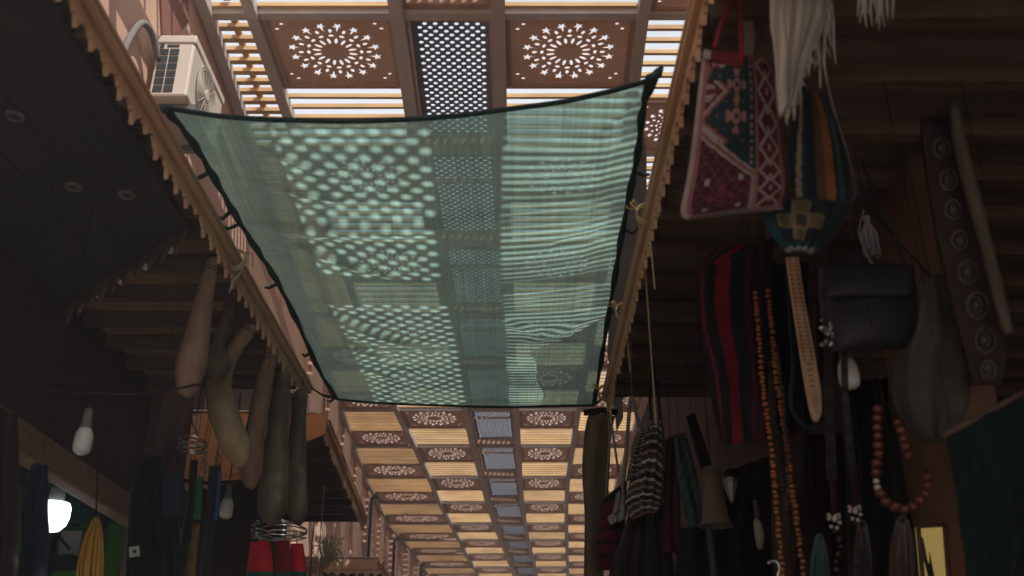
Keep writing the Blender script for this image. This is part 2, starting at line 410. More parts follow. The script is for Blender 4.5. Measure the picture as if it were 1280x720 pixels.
def bay_quad(n, ka, kb, t0, t1):                             # corners of a sub-field of bay n between lines ka and kb
    a0, a1, b0, b1 = nx(n, ka, n), nx(n+1, ka, n), nx(n, kb, n), nx(n+1, kb, n)
    return a0.lerp(a1, t0), b0.lerp(b1, t0), b0.lerp(b1, t1), a0.lerp(a1, t1)
def slat_field(n, ka, kb, t0, t1, th=.030, pitch=.122, ht=.037):
    q = bay_quad(n, ka, kb, t0, t1); dep = (q[3] - q[0]).length; k = max(3, int(dep/pitch)); b = MB()
    for i in range(k):
        f = (i*dep/k*(1 - .03/dep) + .015 + (dep/k)*.0)/dep if k < 2 else lerp(.015/dep, 1 - .015/dep, i/(k - 1))
        p, r = q[0].lerp(q[3], f), q[1].lerp(q[2], f); e = (r - p).normalized()*.045
        p, r = p + e, r - e
        dz = Vector((0, 0, .012 + rnd.uniform(-.003, .003)))
        b.bar(p + dz, r + dz + Vector((0, rnd.uniform(-.004, .004), 0)), th if ht > .02 else th + .0045 + .006*math.sin(i*.55) + .004*math.sin(i*1.7), ht)  # thin unseen slats vary in width to band the net's sunlight
    for f in ((.45,) if ka == 1 and n <= 2 else ()):                 # battens that carry the slats
        p, r = q[0].lerp(q[1], f), q[3].lerp(q[2], f)
        b.bar(p + Vector((0,.03,.052)), r + Vector((0,-.03,.052)), .05, .03)
    b.build('slat_panel', M['pine_slat'], roof)
def rosette(n, ka, kb, t0, t1):
    q = bay_quad(n, ka, kb, t0, t1); c = (q[0]+q[1]+q[2]+q[3])/4
    wq = (q[1]-q[0]).length - .09; dq = (q[3]-q[0]).length
    dr = q[3]-q[0]
    o = bpy.data.objects.new('rosette_panel', ros_me); COL.objects.link(o); o.parent = roof
    o.location = c - Vector(roof['_w']) + Vector((0,0,-.005)); o.scale = (wq/PW, dq/PD, 1); o.rotation_euler = (0, 0, math.atan2(-dr.x, dr.y))
    b = MB()                                                    # moulding round the board
    for p, r in ((q[0], q[1]), (q[3], q[2])):
        b.bar(p.lerp(r, .04) + Vector((0,0,-.02)), p.lerp(r, .96) + Vector((0,0,-.02)), .035, .03)
    for p, r, s_ in ((q[0], q[3], 1), (q[1], q[2], -1)):
        e = Vector((s_*.065, 0, -.02)); b.bar(p.lerp(r, .03) + e, p.lerp(r, .97) + e, .04, .026)
    b.build('panel_moulding', M['frame_wood'], o and roof)
for n in range(N0, N1):
    bd = node[n+1][0] - node[n][0]; e = .039/bd; far = n > 18
    if n > SUN_BAY:
        for ka, kb in ((2, 3), (4, 5)):
            if n < 0 and ka == 2: slat_field(n, ka, kb, .70, 1 - e); continue  # near bay left mostly open here so sun reaches the left wall
            rosette(n, ka, kb, e, .475); slat_field(n, ka, kb, .484, 1 - e)
        for ka, kb in ((1, 2), (5, 6)):
            if ka == 1 and n <= 2: slat_field(n, ka, kb, e, 1 - e, *((.052, .122) if n == 0 else (.034, .064) if n > 0 else (.022, .20)))  # slats before the first bay spaced wide to let sun onto the wall
            else:
                if ka == 1: slat_field(n, ka, kb, e, .585, .034, .064)
                else: slat_field(n, ka, kb, e, .585)
                rosette(n, ka, kb, .594, 1 - e)
    else:
        for ka, kb in ((4, 5),): slat_field(n, ka, kb, e, 1 - e, .023, .045, .012)  # unseen: fine slats soften sun on the net, left column open for the wall
        q = bay_quad(n, 2, 3, e, 1 - e); b = MB()
        b.box((q[0].x + .045, q[0].y, ZR), (q[1].x - .045, q[2].y, ZR + .02)); b.build('sun_block_board', M['panel_wood'], roof)  # unseen solid board added to shade the left edge of the net
    # raised lattice strip in the middle
    a0, b0, b1, a1 = bay_quad(n, 3, 4, 0, 1); c = (a0+b0+a1+b1)/4; dr = a1 - a0; rz = math.atan2(-dr.x, dr.y)
    o = bpy.data.objects.new('lattice_panel', lat_me); COL.objects.link(o); o.parent = roof
    o.location = c - Vector(roof['_w']) + Vector((.0, 0, .11)); wl = (b0-a0).length - .12
    o.scale = (wl/LW, (bd - .16)/LD, 1); o.rotation_euler = (0, 0, rz)
    b = MB()
    for p, r, sx in ((a0, a1, 1), (b0, b1, -1)):
        p2, r2 = p + Vector((sx*.062, .06, .045)), r + Vector((sx*.062, -.06, .045))
        b.bar(p2, r2, .022, .13)
    for p, r, f in ((a0, b0, .07), (a1, b1, -.07)):
        b.bar(p + Vector((.06, f, .045)), r + Vector((-.06, f, .045)), .05, .125)
    if n != 0: b.bar(a0.lerp(a1, .38) + Vector((.08, 0, .088)), b0.lerp(b1, .38) + Vector((-.08, 0, .088)), .035, .03)
    b.build('skylight_frame', M['frame_wood'], roof)

# ------------------------------------------------------------------ buildings either side
def wall_strip(b, k, dx, z0, z1, n0, n1, th, xs=None):
    for n in range(n0, n1):
        a, c = nx(n, k), nx(n+1, k)
        y0, y1 = a.y, c.y - .002
        b.add([Vector((a.x+dx, y0, z0)), Vector((c.x+dx, y1, z0)), Vector((c.x+dx, y1, z1)), Vector((a.x+dx, y0, z1)),
               Vector((a.x+dx+th, y0, z0)), Vector((c.x+dx+th, y1, z0)), Vector((c.x+dx+th, y1, z1)), Vector((a.x+dx+th, y0, z1))],
              [(0,1,2,3),(7,6,5,4),(0,4,5,1),(3,2,6,7),(0,3,7,4),(1,5,6,2)])
lb = thing('plaster_building', (-2.6, 8, 0), 'pink plastered building along the left of the alley with pilasters and dark shops below', 'building')
b = MB(); wall_strip(b, 1, -.05, 3.35, ZR + .25, N0, 1, -.4); wall_strip(b, 1, -.05, 0, ZR + .25, 1, N1, -.4); b.box((node[0][1] - .45, -7, 3.35), (node[0][1] - .05, node[N0][0] - .002, ZR + .25)); b.build('upper_wall', M['pink_plaster'], lb)
# pilasters on the far stretch
for n in range(3, 20):
    for f in (.5,):
        p = nx(n, 1).lerp(nx(n+1, 1), f); b = MB()
        b.box((p.x - .12, p.y - .40, 1.0), (p.x + .02, p.y + .40, ZR - .1)); b.build('pilaster', M['pale_plaster'], lb, bevel=.012)
wx = node[0][1] - .05
# diamond plaque high on the near wall
dc = PX(216, -14, wx)
b = MB(); b.prism([(0, -.52), (.33, 0), (0, .52), (-.33, 0)], lambda x, y, d: Vector((wx + .003 + d, dc.y + x, dc.z + y)), .012)
b.build('diamond_plaque', M['brick_plaster'], lb)
# shop fronts that stand forward under the awnings: x = -1.84
SX = -1.84; hz_ = CAM.z
b = MB()
b.box((SX - .08, 4.97, 0), (SX, 8.2, hz_ + 2.75))             # wall between two shops
b.box((SX - .22, -2.6, 0), (SX, 1.2, hz_ + 1.83))
b.box((SX - .08, 1.202, 2.70), (SX - .002, 4.968, hz_ + 1.83))
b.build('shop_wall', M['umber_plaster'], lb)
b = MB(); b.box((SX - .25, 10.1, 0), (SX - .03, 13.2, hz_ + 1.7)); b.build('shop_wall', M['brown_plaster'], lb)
b = MB(); b.box((SX - .03, 1.2, 2.60), (SX + .05, 4.84, 2.72)); b.build('lintel', M['soffit_wood'], lb, bevel=.008)
b = MB(); b.box((SX - .02, 4.85, 0), (SX + .05, 4.965, hz_ + 1.68)); b.build('door_post', M['joist_wood'], lb, bevel=.006)
b = MB(); b.box((-4.6, 1.0, 0), (-4.5, 9, 3.1)); b.build('room_wall', M['green_paint'], lb)
b = MB(); b.box((-4.5, 6.0, 0), (SX - .09, 6.1, 2.86)); b.build('room_wall', M['green_paint'], lb)
b = MB(); b.box((-4.5, 6.0, 2.864), (SX - .09, 6.1, 3.1)); b.build('room_wall', M['teal_paint'], lb)
b = MB(); b.box((-4.5, .2, 3.1), (SX - .24, 9, 3.2)); b.build('room_ceiling', M['umber_plaster'], lb)
b = MB(); b.box((-4.5, .2, 0), (SX - .24, .3, 3.1)); b.build('room_wall', M['umber_plaster'], lb)

rb = thing('plaster_building', (2.6, 8, 0), 'dim plastered building along the right of the alley behind the hanging goods', 'building')
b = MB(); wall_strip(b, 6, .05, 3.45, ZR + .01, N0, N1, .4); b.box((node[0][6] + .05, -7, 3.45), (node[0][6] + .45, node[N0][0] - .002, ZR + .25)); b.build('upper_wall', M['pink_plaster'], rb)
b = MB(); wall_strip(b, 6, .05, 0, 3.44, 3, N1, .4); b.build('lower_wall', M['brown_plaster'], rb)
b = MB(); b.box((1.28, 2.72, 0), (1.40, 3.22, 3.43)); b.build('pillar', M['brown_plaster'], rb, bevel=.02)
b = MB(); b.box((1.34, 4.9, 0), (1.74, 10.9, 4.75)); b.build('shop_wall', M['umber_plaster'], rb)
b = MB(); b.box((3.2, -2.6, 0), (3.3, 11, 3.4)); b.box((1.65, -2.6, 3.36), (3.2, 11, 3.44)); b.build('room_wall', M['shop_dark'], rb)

# ------------------------------------------------------------------ wooden awnings with scalloped trim
TOOTH = [(0, 0), (0, -.028), (.016, -.034), (.024, -.046), (.036, -.046), (.044, -.066), (.05, -.078), (.056, -.066), (.064, -.046), (.076, -.046), (.084, -.034), (.1, -.028)]
def scallop(b, a, c, th, nrm, wob=.0):
    a, c = Vector(a), Vector(c); d = c - a; l = d.length; d.normalize(); k = max(1, round(l/.1)); w = l/k
    for i in range(k):
        s = 1 + rnd.uniform(-.15, .10)
        if rnd.random() < .06: s = rnd.uniform(.45, .7)                    # a chipped tooth
        poly = [(i*w + x/.1*w*.985, (y*s if y < 0 else 0)) for x, y in TOOTH] + [((i+.985)*w, 0)]
        off = rnd.uniform(-.001, .001)
        b.prism(poly, lambda x, y, t: a + d*x + Vector((0,0,y)) + nrm*(t + off), th)
def awning(label, x_edge0, x_edge1, y0, y1, x_wall, h, side, group='wooden awnings over the shop fronts', ends=(False, True), skew=0, joist=.262, mat='pine_rail', soff='soffit_wood'):
    """x_edge at y0 and y1; side = +1 when the alley lies towards +x"""
    z = CAM.z + h
    t = thing('wooden_awning', ((x_edge0 + x_wall)/2, y0, z), label, 'awning', group)
    e0, e1 = Vector((x_edge0, y0, z)), Vector((x_edge1, y1, z)); n_ = Vector((side, 0, 0))
    b = MB(); b.bar(e0 + Vector((side*.004, 0, .010)), e1 + Vector((side*.004, 0, .010)), .034, .026)
    b.bar(e0 + Vector((side*.012, 0, .0335)), e1 + Vector((side*.012, 0, .0335)), .026, .018)
    b.build('rail', M[mat], t, bevel=.008)
    b = MB(); scallop(b, e0 + Vector((-side*.010, 0, -.0045)), e1 + Vector((-side*.010, 0, -.0045)), .012, n_)
    b.build('scalloped_trim', M[mat], t)
    # soffit boards
    b = MB(); k = int((y1 - y0)/.13)
    for i in range(k):
        f0, f1 = i/k, (i + 1)/k - .004/(y1-y0)
        xa = lerp(x_edge0, x_edge1, f0) - side*.03
        lo, hi = min(xa, x_wall), max(xa, x_wall)
        b.box((lo, lerp(y0, y1, f0), z + .045 + rnd.uniform(0, .004)), (hi, lerp(y0, y1, f1), z + .068))
    b.build('soffit_boards', M[soff], t)
    b = MB(); xo = x_wall if side > 0 else min(x_wall, 1.74)          # unseen pale sheet added to bounce sun up to the roof
    xw_ = x_wall - .40 if side > 0 else xo
    b.add([Vector((x_edge0 - side*.06, y0, z + .075)), Vector((x_edge1 - side*.06, y1, z + .075)), Vector((xw_, y1, z + .09)), Vector((xw_, y0, z + .09)),
           Vector((x_edge0 - side*.06, y0, z + .082)), Vector((x_edge1 - side*.06, y1, z + .082)), Vector((xw_, y1, z + .098)), Vector((xw_, y0, z + .098))],
          [(0,1,2,3),(7,6,5,4),(0,4,5,1),(1,5,6,2),(2,6,7,3),(3,7,4,0)])
    b.build('bounce_cover', M['bounce_sheet'], t)
    k = max(2, int((y1 - y0)/joist))
    for i in range(k):
        y = lerp(y0, y1, (i + .5)/k); xa = lerp(x_edge0, x_edge1, (i+.5)/k) - side*.035
        lo, hi = min(xa, x_wall), max(xa, x_wall); b = MB()
        b.box((lo, y - .022, z - .015), (hi, y + .022, z + .0445)); b.build('joist', M['joist_wood'], t)
    for on, e, yy, sgn in ((ends[0], e0, y0, -1), (ends[1], e1, y1, 1)):
        if on:
            b = MB(); xw = Vector((x_wall, yy, z))
            b.bar(e + Vector((-side*.03, sgn*.02, .005)), xw + Vector((0, sgn*.02, .005)), .03, .10)
            b.build('end_board', M[mat], t, bevel=.006)
            b = MB(); scallop(b, (min(e.x, x_wall), yy + sgn*.014, z - .046), (max(e.x, x_wall), yy + sgn*.014, z - .046), .012, Vector((0, sgn, 0)))
            b.build('scalloped_trim', M[mat], t)
    return t
AX0, AX1 = -1.09, -1.05
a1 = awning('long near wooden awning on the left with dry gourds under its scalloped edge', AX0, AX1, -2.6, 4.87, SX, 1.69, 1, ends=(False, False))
a2 = awning('second wooden awning on the left, its end board tinted lit-orange behind the gourds', -1.07, -1.20, 5.50, 8.15, SX, 1.72, 1, ends=(False, False), soff='soffit_lit')
b = MB(); b.prism([(SX + .01, 1.36), (SX + .01, 1.775), (-1.06, 1.775), (-1.06, 1.66), (-1.20, 1.60), (-1.40, 1.46)], lambda x, y, d: Vector((x, 5.47 + d, CAM.z + y)), .025); b.build('end_board', M['lit_orange_board'], a2)
b = MB(); scallop(b, (SX + .01, 5.466, CAM.z + 1.365), (-1.42, 5.466, CAM.z + 1.44), .01, Vector((0, -1, 0))); b.build('scalloped_trim', M['lit_orange_board'], a2)
a3 = awning('third and farthest wooden awning at the foot of the left wall', -1.30, -1.36, 10.15, 13.0, SX - .03, 1.72, 1, ends=(True, True))
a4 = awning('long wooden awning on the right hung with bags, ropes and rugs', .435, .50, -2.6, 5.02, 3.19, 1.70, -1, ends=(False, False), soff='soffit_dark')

# lower dark ceiling board of the near left shop, with its skewed scalloped edge, spotlights and tiny bulbs
zc = CAM.z + 1.655
pa, pb = Vector((-1.135, 3.02, zc)), Vector((SX + .01, 3.70, zc))
cb = thing('ceiling_board', (-1.5, 2, zc), 'dark lowered ceiling board under the near left awning with a slanting scalloped edge', 'ceiling board')
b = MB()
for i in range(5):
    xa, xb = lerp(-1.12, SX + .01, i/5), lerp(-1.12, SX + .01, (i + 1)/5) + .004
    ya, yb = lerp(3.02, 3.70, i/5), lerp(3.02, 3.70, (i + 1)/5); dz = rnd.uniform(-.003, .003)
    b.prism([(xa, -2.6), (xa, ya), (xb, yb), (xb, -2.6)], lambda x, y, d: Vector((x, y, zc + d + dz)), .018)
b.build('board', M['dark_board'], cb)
d_ = (pb - pa).normalized(); nn = Vector((-d_.y, d_.x, 0)) * -1
b = MB(); scallop(b, pa + Vector((0, 0, -.001)) + nn*.006, pb + Vector((0, 0, -.001)) + nn*.006, .012, nn); b.build('scalloped_trim', M['joist_wood'], cb)
sb = thing('string_light', pa, 'string of five tiny unlit bulbs along the slanting edge of the dark ceiling board', 'string light')
b = MB(); b.tube([pa.lerp(pb, f) + nn*.03 + Vector((0, 0, -.012 - .006*math.sin(f*31))) for f in [i/40 for i in range(41)]], .0025, 5); b.build('wire', M['cable_black'], sb)
for i in range(5):
    p = pa.lerp(pb, .14 + .19*i) + nn*.03; b = MB()
    b.lathe([(.005, .0), (.006, -.012), (.011, -.022), (.013, -.032), (.009, -.042), (.002, -.046)], p, 10); b.build('bulb', M['bulb_glass'], sb, smooth=True)
spots = [((155, 260), 'round spotlight with a pale rim on the dark ceiling board, nearest the alley'),
         ((88, 250), 'dim round spotlight on the dark ceiling board, second from the alley'),
         ((14, 163), 'blurred round spotlight on the dark ceiling board at the left edge')]
for (x, y), lab in spots:
    p = PH(x, y, 1.60); p.z = zc
    t = thing('spotlight', p, lab, 'spotlight', 'spotlights on the dark ceiling board')
    b = MB(); b.lathe([(.022, 0), (.026, -.002), (.027, -.010), (.022, -.013), (.019, -.011), (.018, -.004)], p, 24); b.build('rim', M['bulb_socket'], t, smooth=False)
    b = MB(); b.lathe([(.0175, -.003), (.0172, -.006), (.010, -.008), (.002, -.009)], p, 20); b.build('lens', M['ac_dark'], t, smooth=True)

# ------------------------------------------------------------------ shade net across the alley
HC = 1.80
top = [(207, 134), (280, 145), (350, 149), (430, 151), (500, 149), (570, 144), (640, 135), (700, 127), (760, 114), (800, 103), (815, 98)]
bot = [(421, 498), (460, 502), (520, 505), (580, 507), (640, 508), (690, 507), (742, 506)]
lef = [(207, 134), (238, 172), (265, 216), (291, 262), (320, 309), (345, 348), (372, 402), (398, 460), (421, 498)]
rig = [(815, 98), (803, 140), (798, 185), (789, 232), (776, 300), (768, 350), (758, 410), (750, 460), (742, 506)]
TLh, TRh = .0, .0
def net_xy(u, v):
    t, b_ = smooth_at(top, u), smooth_at(bot, u); l, r = smooth_at(lef, v), smooth_at(rig, v)
    w_ = v  # Coons patch
    return tuple((1-w_)*t[i] + w_*b_[i] + (1-u)*l[i] + u*r[i] - ((1-u)*(1-v)*top[0][i] + u*(1-v)*top[-1][i] + (1-u)*v*bot[0][i] + u*v*bot[-1][i]) for i in (0, 1))
CREASE = [(0, .42, .33, .52, -.022), (0, .46, .22, .60, .016), (0, .245, .26, .30, -.014), (.02, .64, .42, .80, -.024), (.02, .68, .34, .86, .016), (0, .83, .36, .90, -.018), (1, .70, .70, .76, -.016), (1, .47, .74, .46, .012), (0, 0, .22, .20, -.016), (1, 0, .80, .16, -.014), (.5, .66, .72, .74, -.012)]
def net(u, v):
    x, y = net_xy(u, v)
    p = PH(x, y, HC)
    e = min(1, 6*u)*min(1, 6*(1-u))*min(1, 6*v)*min(1, 6*(1-v))
    wv = .012*math.sin(9*v*v + 5*u) * (1-u) + .012*noise.noise(Vector((u*3, v*5, 1))) + .006*math.sin(26*v + 6*math.sin(3*u)) * (1-u)**2
    crs = 0
    for (u0, v0, u1, v1, am) in CREASE:
        dx, dv = u1-u0, v1-v0; t = max(0, min(1, ((u-u0)*dx + (v-v0)*dv)/(dx*dx + dv*dv)))
        dd = math.hypot(u-u0-dx*t, v-v0-dv*t); crs += am*math.exp(-(dd/.010)**2)*math.sin(math.pi*min(1, .15+.85*(1-t)))
    fold = crs - .045*math.exp(-((v - (.42 - .10*u))/.022)**2) * max(0, 1 - u*1.4) - .02*math.exp(-((v - (.70 - .25*u))/.018)**2) * max(0, 1 - u*1.8)
    p.z += e*(wv + fold) - .05*math.sin(math.pi*u)*math.sin(math.pi*v) * e
    return p
sn = thing('shade_cloth', PH(540, 300, HC), 'green translucent shade net stretched across the alley, dappled with spots of sun', 'shade cloth')
b = MB(); b.grid(net, 150, 180); nb = b.build('net', M['shade_net'], sn, smooth=True)
b = MB()
for fn in (lambda t: net(t, 0), lambda t: net(t, 1)): b.tube([fn(i/60) + Vector((0,0,-.002)) for i in range(61)], .0085, 7)
for fn in (lambda t: net(0, t), lambda t: net(1, t)):
    b.tube([fn(i/60) + Vector((0,0,-.004 + .003*math.sin(i*1.7))) for i in range(61)], [.0115 + .003*math.sin(i*.9) for i in range(61)], 7)
b.build('hem', M['hem_cloth'], sn, smooth=True)
railz = CAM.z + 1.69 + .05
def tie(a, c, r=.007):
    a, c = Vector(a), Vector(c); m = a.lerp(c, .5) + Vector((rnd.uniform(-.01,.01), rnd.uniform(-.02,.02), -.02))
    b = MB(); b.tube([a, a.lerp(m, .6), m, m.lerp(c, .6), c], [r, r*1.2, r, r*.9, r*.8], 6); b.build('tie', M['hem_cloth'], sn, smooth=True)
for v, dx in ((.245, -.13), (.375, -.12), (.42, -.11), (.64, -.07), (.83, -.04), (.985, -.06)):
    p = net(0, v); tie(p, p + Vector((dx*.7, -.04 + rnd.uniform(-.03, .03), -.03)))
for v, dx in ((.47, .07), (.70, .06), (.33, .05)):
    p = net(1, v); tie(p, p + Vector((dx, rnd.uniform(-.05, .02), -.01)))
p = net(1, 0); b = MB(); q_ = PH(822, 92, 1.82)
b.tube([p + Vector((-.012, .10, -.006)), p + Vector((-.004, .05, -.004)), p, p.lerp(q_, .5), q_, q_ + Vector((.012, -.02, .012))], [.010, .017, .021, .013, .016, .006], 8); b.build('knot', M['hem_cloth'], sn, smooth=True)
p = net(0, 0); tie(p, (AX0 + .02, p.y - .10, railz - .02), .010)
p = net(0, 1); tie(p, (AX1 + .01, 4.80, railz - .03), .006)
p = net(1, 1); tie(p, (.50, 4.95, CAM.z + 1.74), .006)

tpl = MB()
def tarp(u, v):
    y = lerp(3.9, 6.1, u); z = CAM.z + lerp(2.98 - .05*math.sin(u*7) - .2*u, 1.79, v)
    return Vector((.60 + .05*u + .014*math.sin(u*23 + 3*v) + .02*noise.noise(Vector((u*5, v*4, 2))), y, z))
tpl.grid(tarp, 60, 30, lambda u, v: (.085, .09, .095))
o = tag(tpl.build('tarpaulin', M['woven'], smooth=True, org=(.6, 4.5, CAM.z + 1.8)), 'dark grey tarpaulin standing above the right awning rail beside the green net', 'tarpaulin')

# ------------------------------------------------------------------ air conditioner on the near left wall
ac = thing('air_conditioner', (wx + .27, 5.0, CAM.z + 3.5), 'beige air conditioner outdoor unit with a round fan mounted on the pink wall', 'air conditioner')
acy0, acy1 = 5.02, 5.68
_q = PY(199, 45, acy0); acx0, acx1, acz1 = max(_q.x, wx + .04), max(_q.x, wx + .04) + .235, _q.z - .01
acz0 = acz1 - .45
b = MB(); b.box((acx0, acy0, acz0), (acx1, acy1, acz1)); b.build('casing', M['ac_white'], ac, bevel=.015)
b = MB(); b.box((acx0 - .006, acy0 - .008, acz1 - .05), (acx1 + .008, acy1 + .008, acz1 + .012)); b.build('lid', M['ac_white'], ac, bevel=.01)
for i in range(6):
    for j in range(2):
        x0 = acx0 + .022 + j*.066; z0 = acz0 + .03 + i*.056
        b = MB(); b.box((x0, acy0 - .005, z0), (x0 + .057, acy0 + .004, z0 + .045)); b.build('vent_opening', M['ac_dark'], ac)
b = MB(); b.box((acx0 + .02, acy0 - .004, acz1 - .085), (acx0 + .045, acy0 + .004, acz1 - .052)); b.build('side_handle', M['ac_dark'], ac)
b = MB(); b.box((acx0 + .065, acy0 - .004, acz1 - .078), (acx0 + .14, acy0 + .004, acz1 - .062)); b.build('side_slot', M['ac_dark'], ac)
fc = Vector((acx1, acy0 + .30, acz0 + .215)); FR = .19
b = MB(); b.tube([fc + Vector((-.003, 0, 0)), fc + Vector((.003, 0, 0))], [FR, FR], 40); b.build('fan_shroud', M['ac_grey'], ac)
b = MB()
for k in range(9):
    r = .04 + (FR - .04)/8*k
    b.tube([fc + Vector((.012, r*math.cos(2*math.pi*i/36), r*math.sin(2*math.pi*i/36))) for i in range(37)], .0026, 5, cap=False)
for k in range(16):
    a = 2*math.pi*k/16; b.tube([fc + Vector((.013, .035*math.cos(a), .035*math.sin(a))), fc + Vector((.010, FR*math.cos(a), FR*math.sin(a)))], .0026, 5)
b.build('fan_guard', M['ac_white'], ac)
b = MB(); b.tube([fc + Vector((.004, 0, 0)), fc + Vector((.018, 0, 0)), fc + Vector((.022, 0, 0))], [.042, .04, .025], 20); b.build('hub', M['ac_white'], ac, smooth=False)
for yy in (acy0 + .10, acy1 - .10):
    b = MB(); b.box((wx + .001, yy - .02, acz0 - .045), (acx1 + .03, yy + .02, acz0 - .003)); b.box((wx + .001, yy - .018, acz0 - .30), (wx + .03, yy + .018, acz0 - .046)); b.build('bracket', M['galvanised'], ac)
b = MB(); ho = Vector((acx0 + .02, acy0 - .01, acz0 + .27))
b.tube([smooth_at([tuple(ho), tuple(ho + Vector((-.01, -.10, .10))), tuple(ho + Vector((-.03, -.22, .10))), tuple(ho + Vector((-.045, -.30, -.05))), tuple(ho + Vector((-.05, -.36, -.3))), tuple(ho + Vector((-.05, -.37, -.75)))], i/24) for i in range(25)], .021, 10)
b.build('hose', M['cord_grey'], ac, smooth=True)
# rusty grey sheet lying on the awning below it
b = MB(); b.grid(lambda u, v: Vector((lerp(-1.75, -1.15, u), lerp(2.35, 3.2, v), CAM.z + 1.80 + .16*(1-u) + .012*math.sin(u*40))), 40, 6)
tag(b.build('metal_sheet', M['galvanised'], smooth=True, org=(-1.4, 2.4, CAM.z + 1.8)), 'corrugated grey metal sheet lying on the near left awning below the air conditioner', 'metal sheet')

# pipes on the far left wall
def wall_pipe(x, y, yb, label):
    p = None
    # find the wall point behind this pixel
    best = None
    for n in range(3, 20):
        for f in [i/20 for i in range(20)]:
            q = nx(n, 1).lerp(nx(n+1, 1), f); q.x += .075
            sx = 640 + F*q.x/((q - CAM).dot(FW)) if (q-CAM).dot(FW) > 0 else 0
            pp = Vector((q.x, q.y, 0)); dd = ray(x, y); zz = CAM.z + dd.z*(q.y/dd.y); xx = dd.x*(q.y/dd.y)
            if best is None or abs(xx - q.x) < best[0]: best = (abs(xx - q.x), q, zz)
    q, zz = best[1], min(best[2], ZR - .12)
    b = MB(); b.tube([(q.x, q.y, 1.4), (q.x, q.y, zz - .1), (q.x, q.y, zz), (q.x + .05, q.y + .05, zz + .07), (q.x + .06, q.y + .25, zz + .09)], .034, 10)
    tag(b.build('drain_pipe', M['cord_dark'], smooth=True, org=(q.x, q.y, 1.4)), label, 'pipe', 'dark pipes down the left wall')
wall_pipe(465, 624, 702, 'dark pipe running down the left wall above the second awning, nearest of the pipes')
wall_pipe(493, 676, 720, 'dark pipe running down the left wall beyond the second awning')
wall_pipe(527, 708, 720, 'farthest thin dark pipe at the top of the left wall')
b = MB(); p0 = PX(406, 497, -1.75); b.tube([p0 + Vector((0, .02*math.sin(i), -.12*i)) for i in range(16)], .006, 5)
tag(b.build('hanging_wire', M['cable_black'], org=p0), 'thin dark wire hanging down the pale wall between the first and second awnings', 'wire')

# dry tuft of plants
pt = PY(410, 690, 8.9); b = MB()
for i in range(60):
    a = rnd.uniform(0, 6.28); r = rnd.uniform(.03, .16); q = pt + Vector((r*math.cos(a), r*math.sin(a)*.6, rnd.uniform(-.1, .16)))
    b.tube([pt + Vector((0, 0, -.14)), pt.lerp(q, .6) + Vector((0, 0, .02)), q, q + Vector((rnd.uniform(-.04,.04), 0, -.04))], [.004, .005, .007, .002], 5)
tag(b.build('dried_plant', M['straw'], org=pt), 'tuft of dried pale stems hanging between the second and third left awnings', 'dried plant')

# ------------------------------------------------------------------ gourds under the left awning
def gourd(Y, px_r, mat, label, sq=1.0):
    """px_r: list of (x, y, half width in picture pixels) down the middle of the gourd"""
    pts = []; rs = []
    n = 26
    for i in range(n + 1):
        x, y, r = smooth_at(px_r, i/n); p = PY(x, y, Y); dep = (p - CAM).dot(FW)
        pts.append(p); rs.append(max(.004, r*dep/F*(1 + .10*noise.noise(Vector((i*.35, Y*7, 2))))))
    pts = [pts[0] + (pts[0]-pts[1]).normalized()*rs[0]*.8] + [pts[0] + (pts[0]-pts[1]).normalized()*rs[0]*.45] + pts + [pts[-1] + (pts[-1]-pts[-2]).normalized()*rs[-1]*.45, pts[-1] + (pts[-1]-pts[-2]).normalized()*rs[-1]*.85]
    rs = [rs[0]*.35, rs[0]*.8] + rs + [rs[-1]*.78, rs[-1]*.25]
    t = thing('dried_gourd', pts[2], label, 'gourd', 'dried gourds hanging under the left awning')
    b = MB(); b.tube(pts, rs, 18); o = b.build('shell', M[mat], t, smooth=True)
    b = MB()
    for q in (4, 5):
        c = pts[q]; t_ = (pts[q+1] - pts[q-1]).normalized(); a_ = t_.orthogonal().normalized(); b_ = t_.cross(a_)
        b.tube([c + (a_*math.cos(w) + b_*math.sin(w))*(rs[q] + .001) + t_*.004*math.sin(w + q) for w in [2*math.pi*i/20 for i in range(21)]], .0016, 5)
    b.tube([pts[4] + Vector((0, -rs[4] - .001, 0)), pts[4] + Vector((.01, -rs[4] - .008, -.03)), pts[5] + Vector((.004, -rs[5] - .006, -.05))], .0014, 5)
    b.build('neck_string', M['cord_dark'], t)
    tp = pts[3]; b = MB(); zt = CAM.z + 1.69 - .01
    if tp.z < zt - .01:
        b.tube([tp + Vector((0, rs[4] + .002, 0)), Vector((tp.x, tp.y + .02, (tp.z + zt)/2)), Vector((tp.x, tp.y + .03, zt))], .0025, 5); b.build('cord', M['cord_dark'], t)
    return t
gourd(3.32, [(266, 328, 8), (260, 352, 9.5), (252, 388, 13), (245, 425, 16.5), (238, 460, 19), (235, 484, 15)], 'gourd_rose', 'long rosy brown gourd hanging straight, nearest under the left awning')
gourd(3.76, [(289, 379, 8.5), (286, 392, 7.5), (279, 412, 7), (273, 432, 8.5), (271, 446, 15), (271, 458, 18), (271, 468, 13)], 'gourd_dark', 'small dark bottle gourd with a thin neck and a round bulb, second in the row')
gourd(3.95, [(314, 409, 9.5), (309, 416, 9.5), (296, 432, 9), (284, 452, 11), (274, 478, 15), (276, 505, 17), (286, 535, 18.5), (297, 562, 18.5), (301, 574, 13)], 'gourd_yellow', 'pale yellowish gourd bent like a hook behind the small dark bottle gourd')
gourd(4.15, [(341, 437, 8), (335, 458, 9), (329, 485, 10.5), (323, 520, 12), (316, 560, 14), (314, 590, 14.5), (314, 604, 9)], 'gourd_tan', 'slim tan gourd leaning to the left, fourth in the row')
gourd(4.35, [(354, 470, 9), (351, 500, 11.5), (347, 540, 14), (343, 585, 17), (341, 625, 19), (340, 645, 14)], 'gourd_dark', 'broad dark olive gourd, fifth in the row')
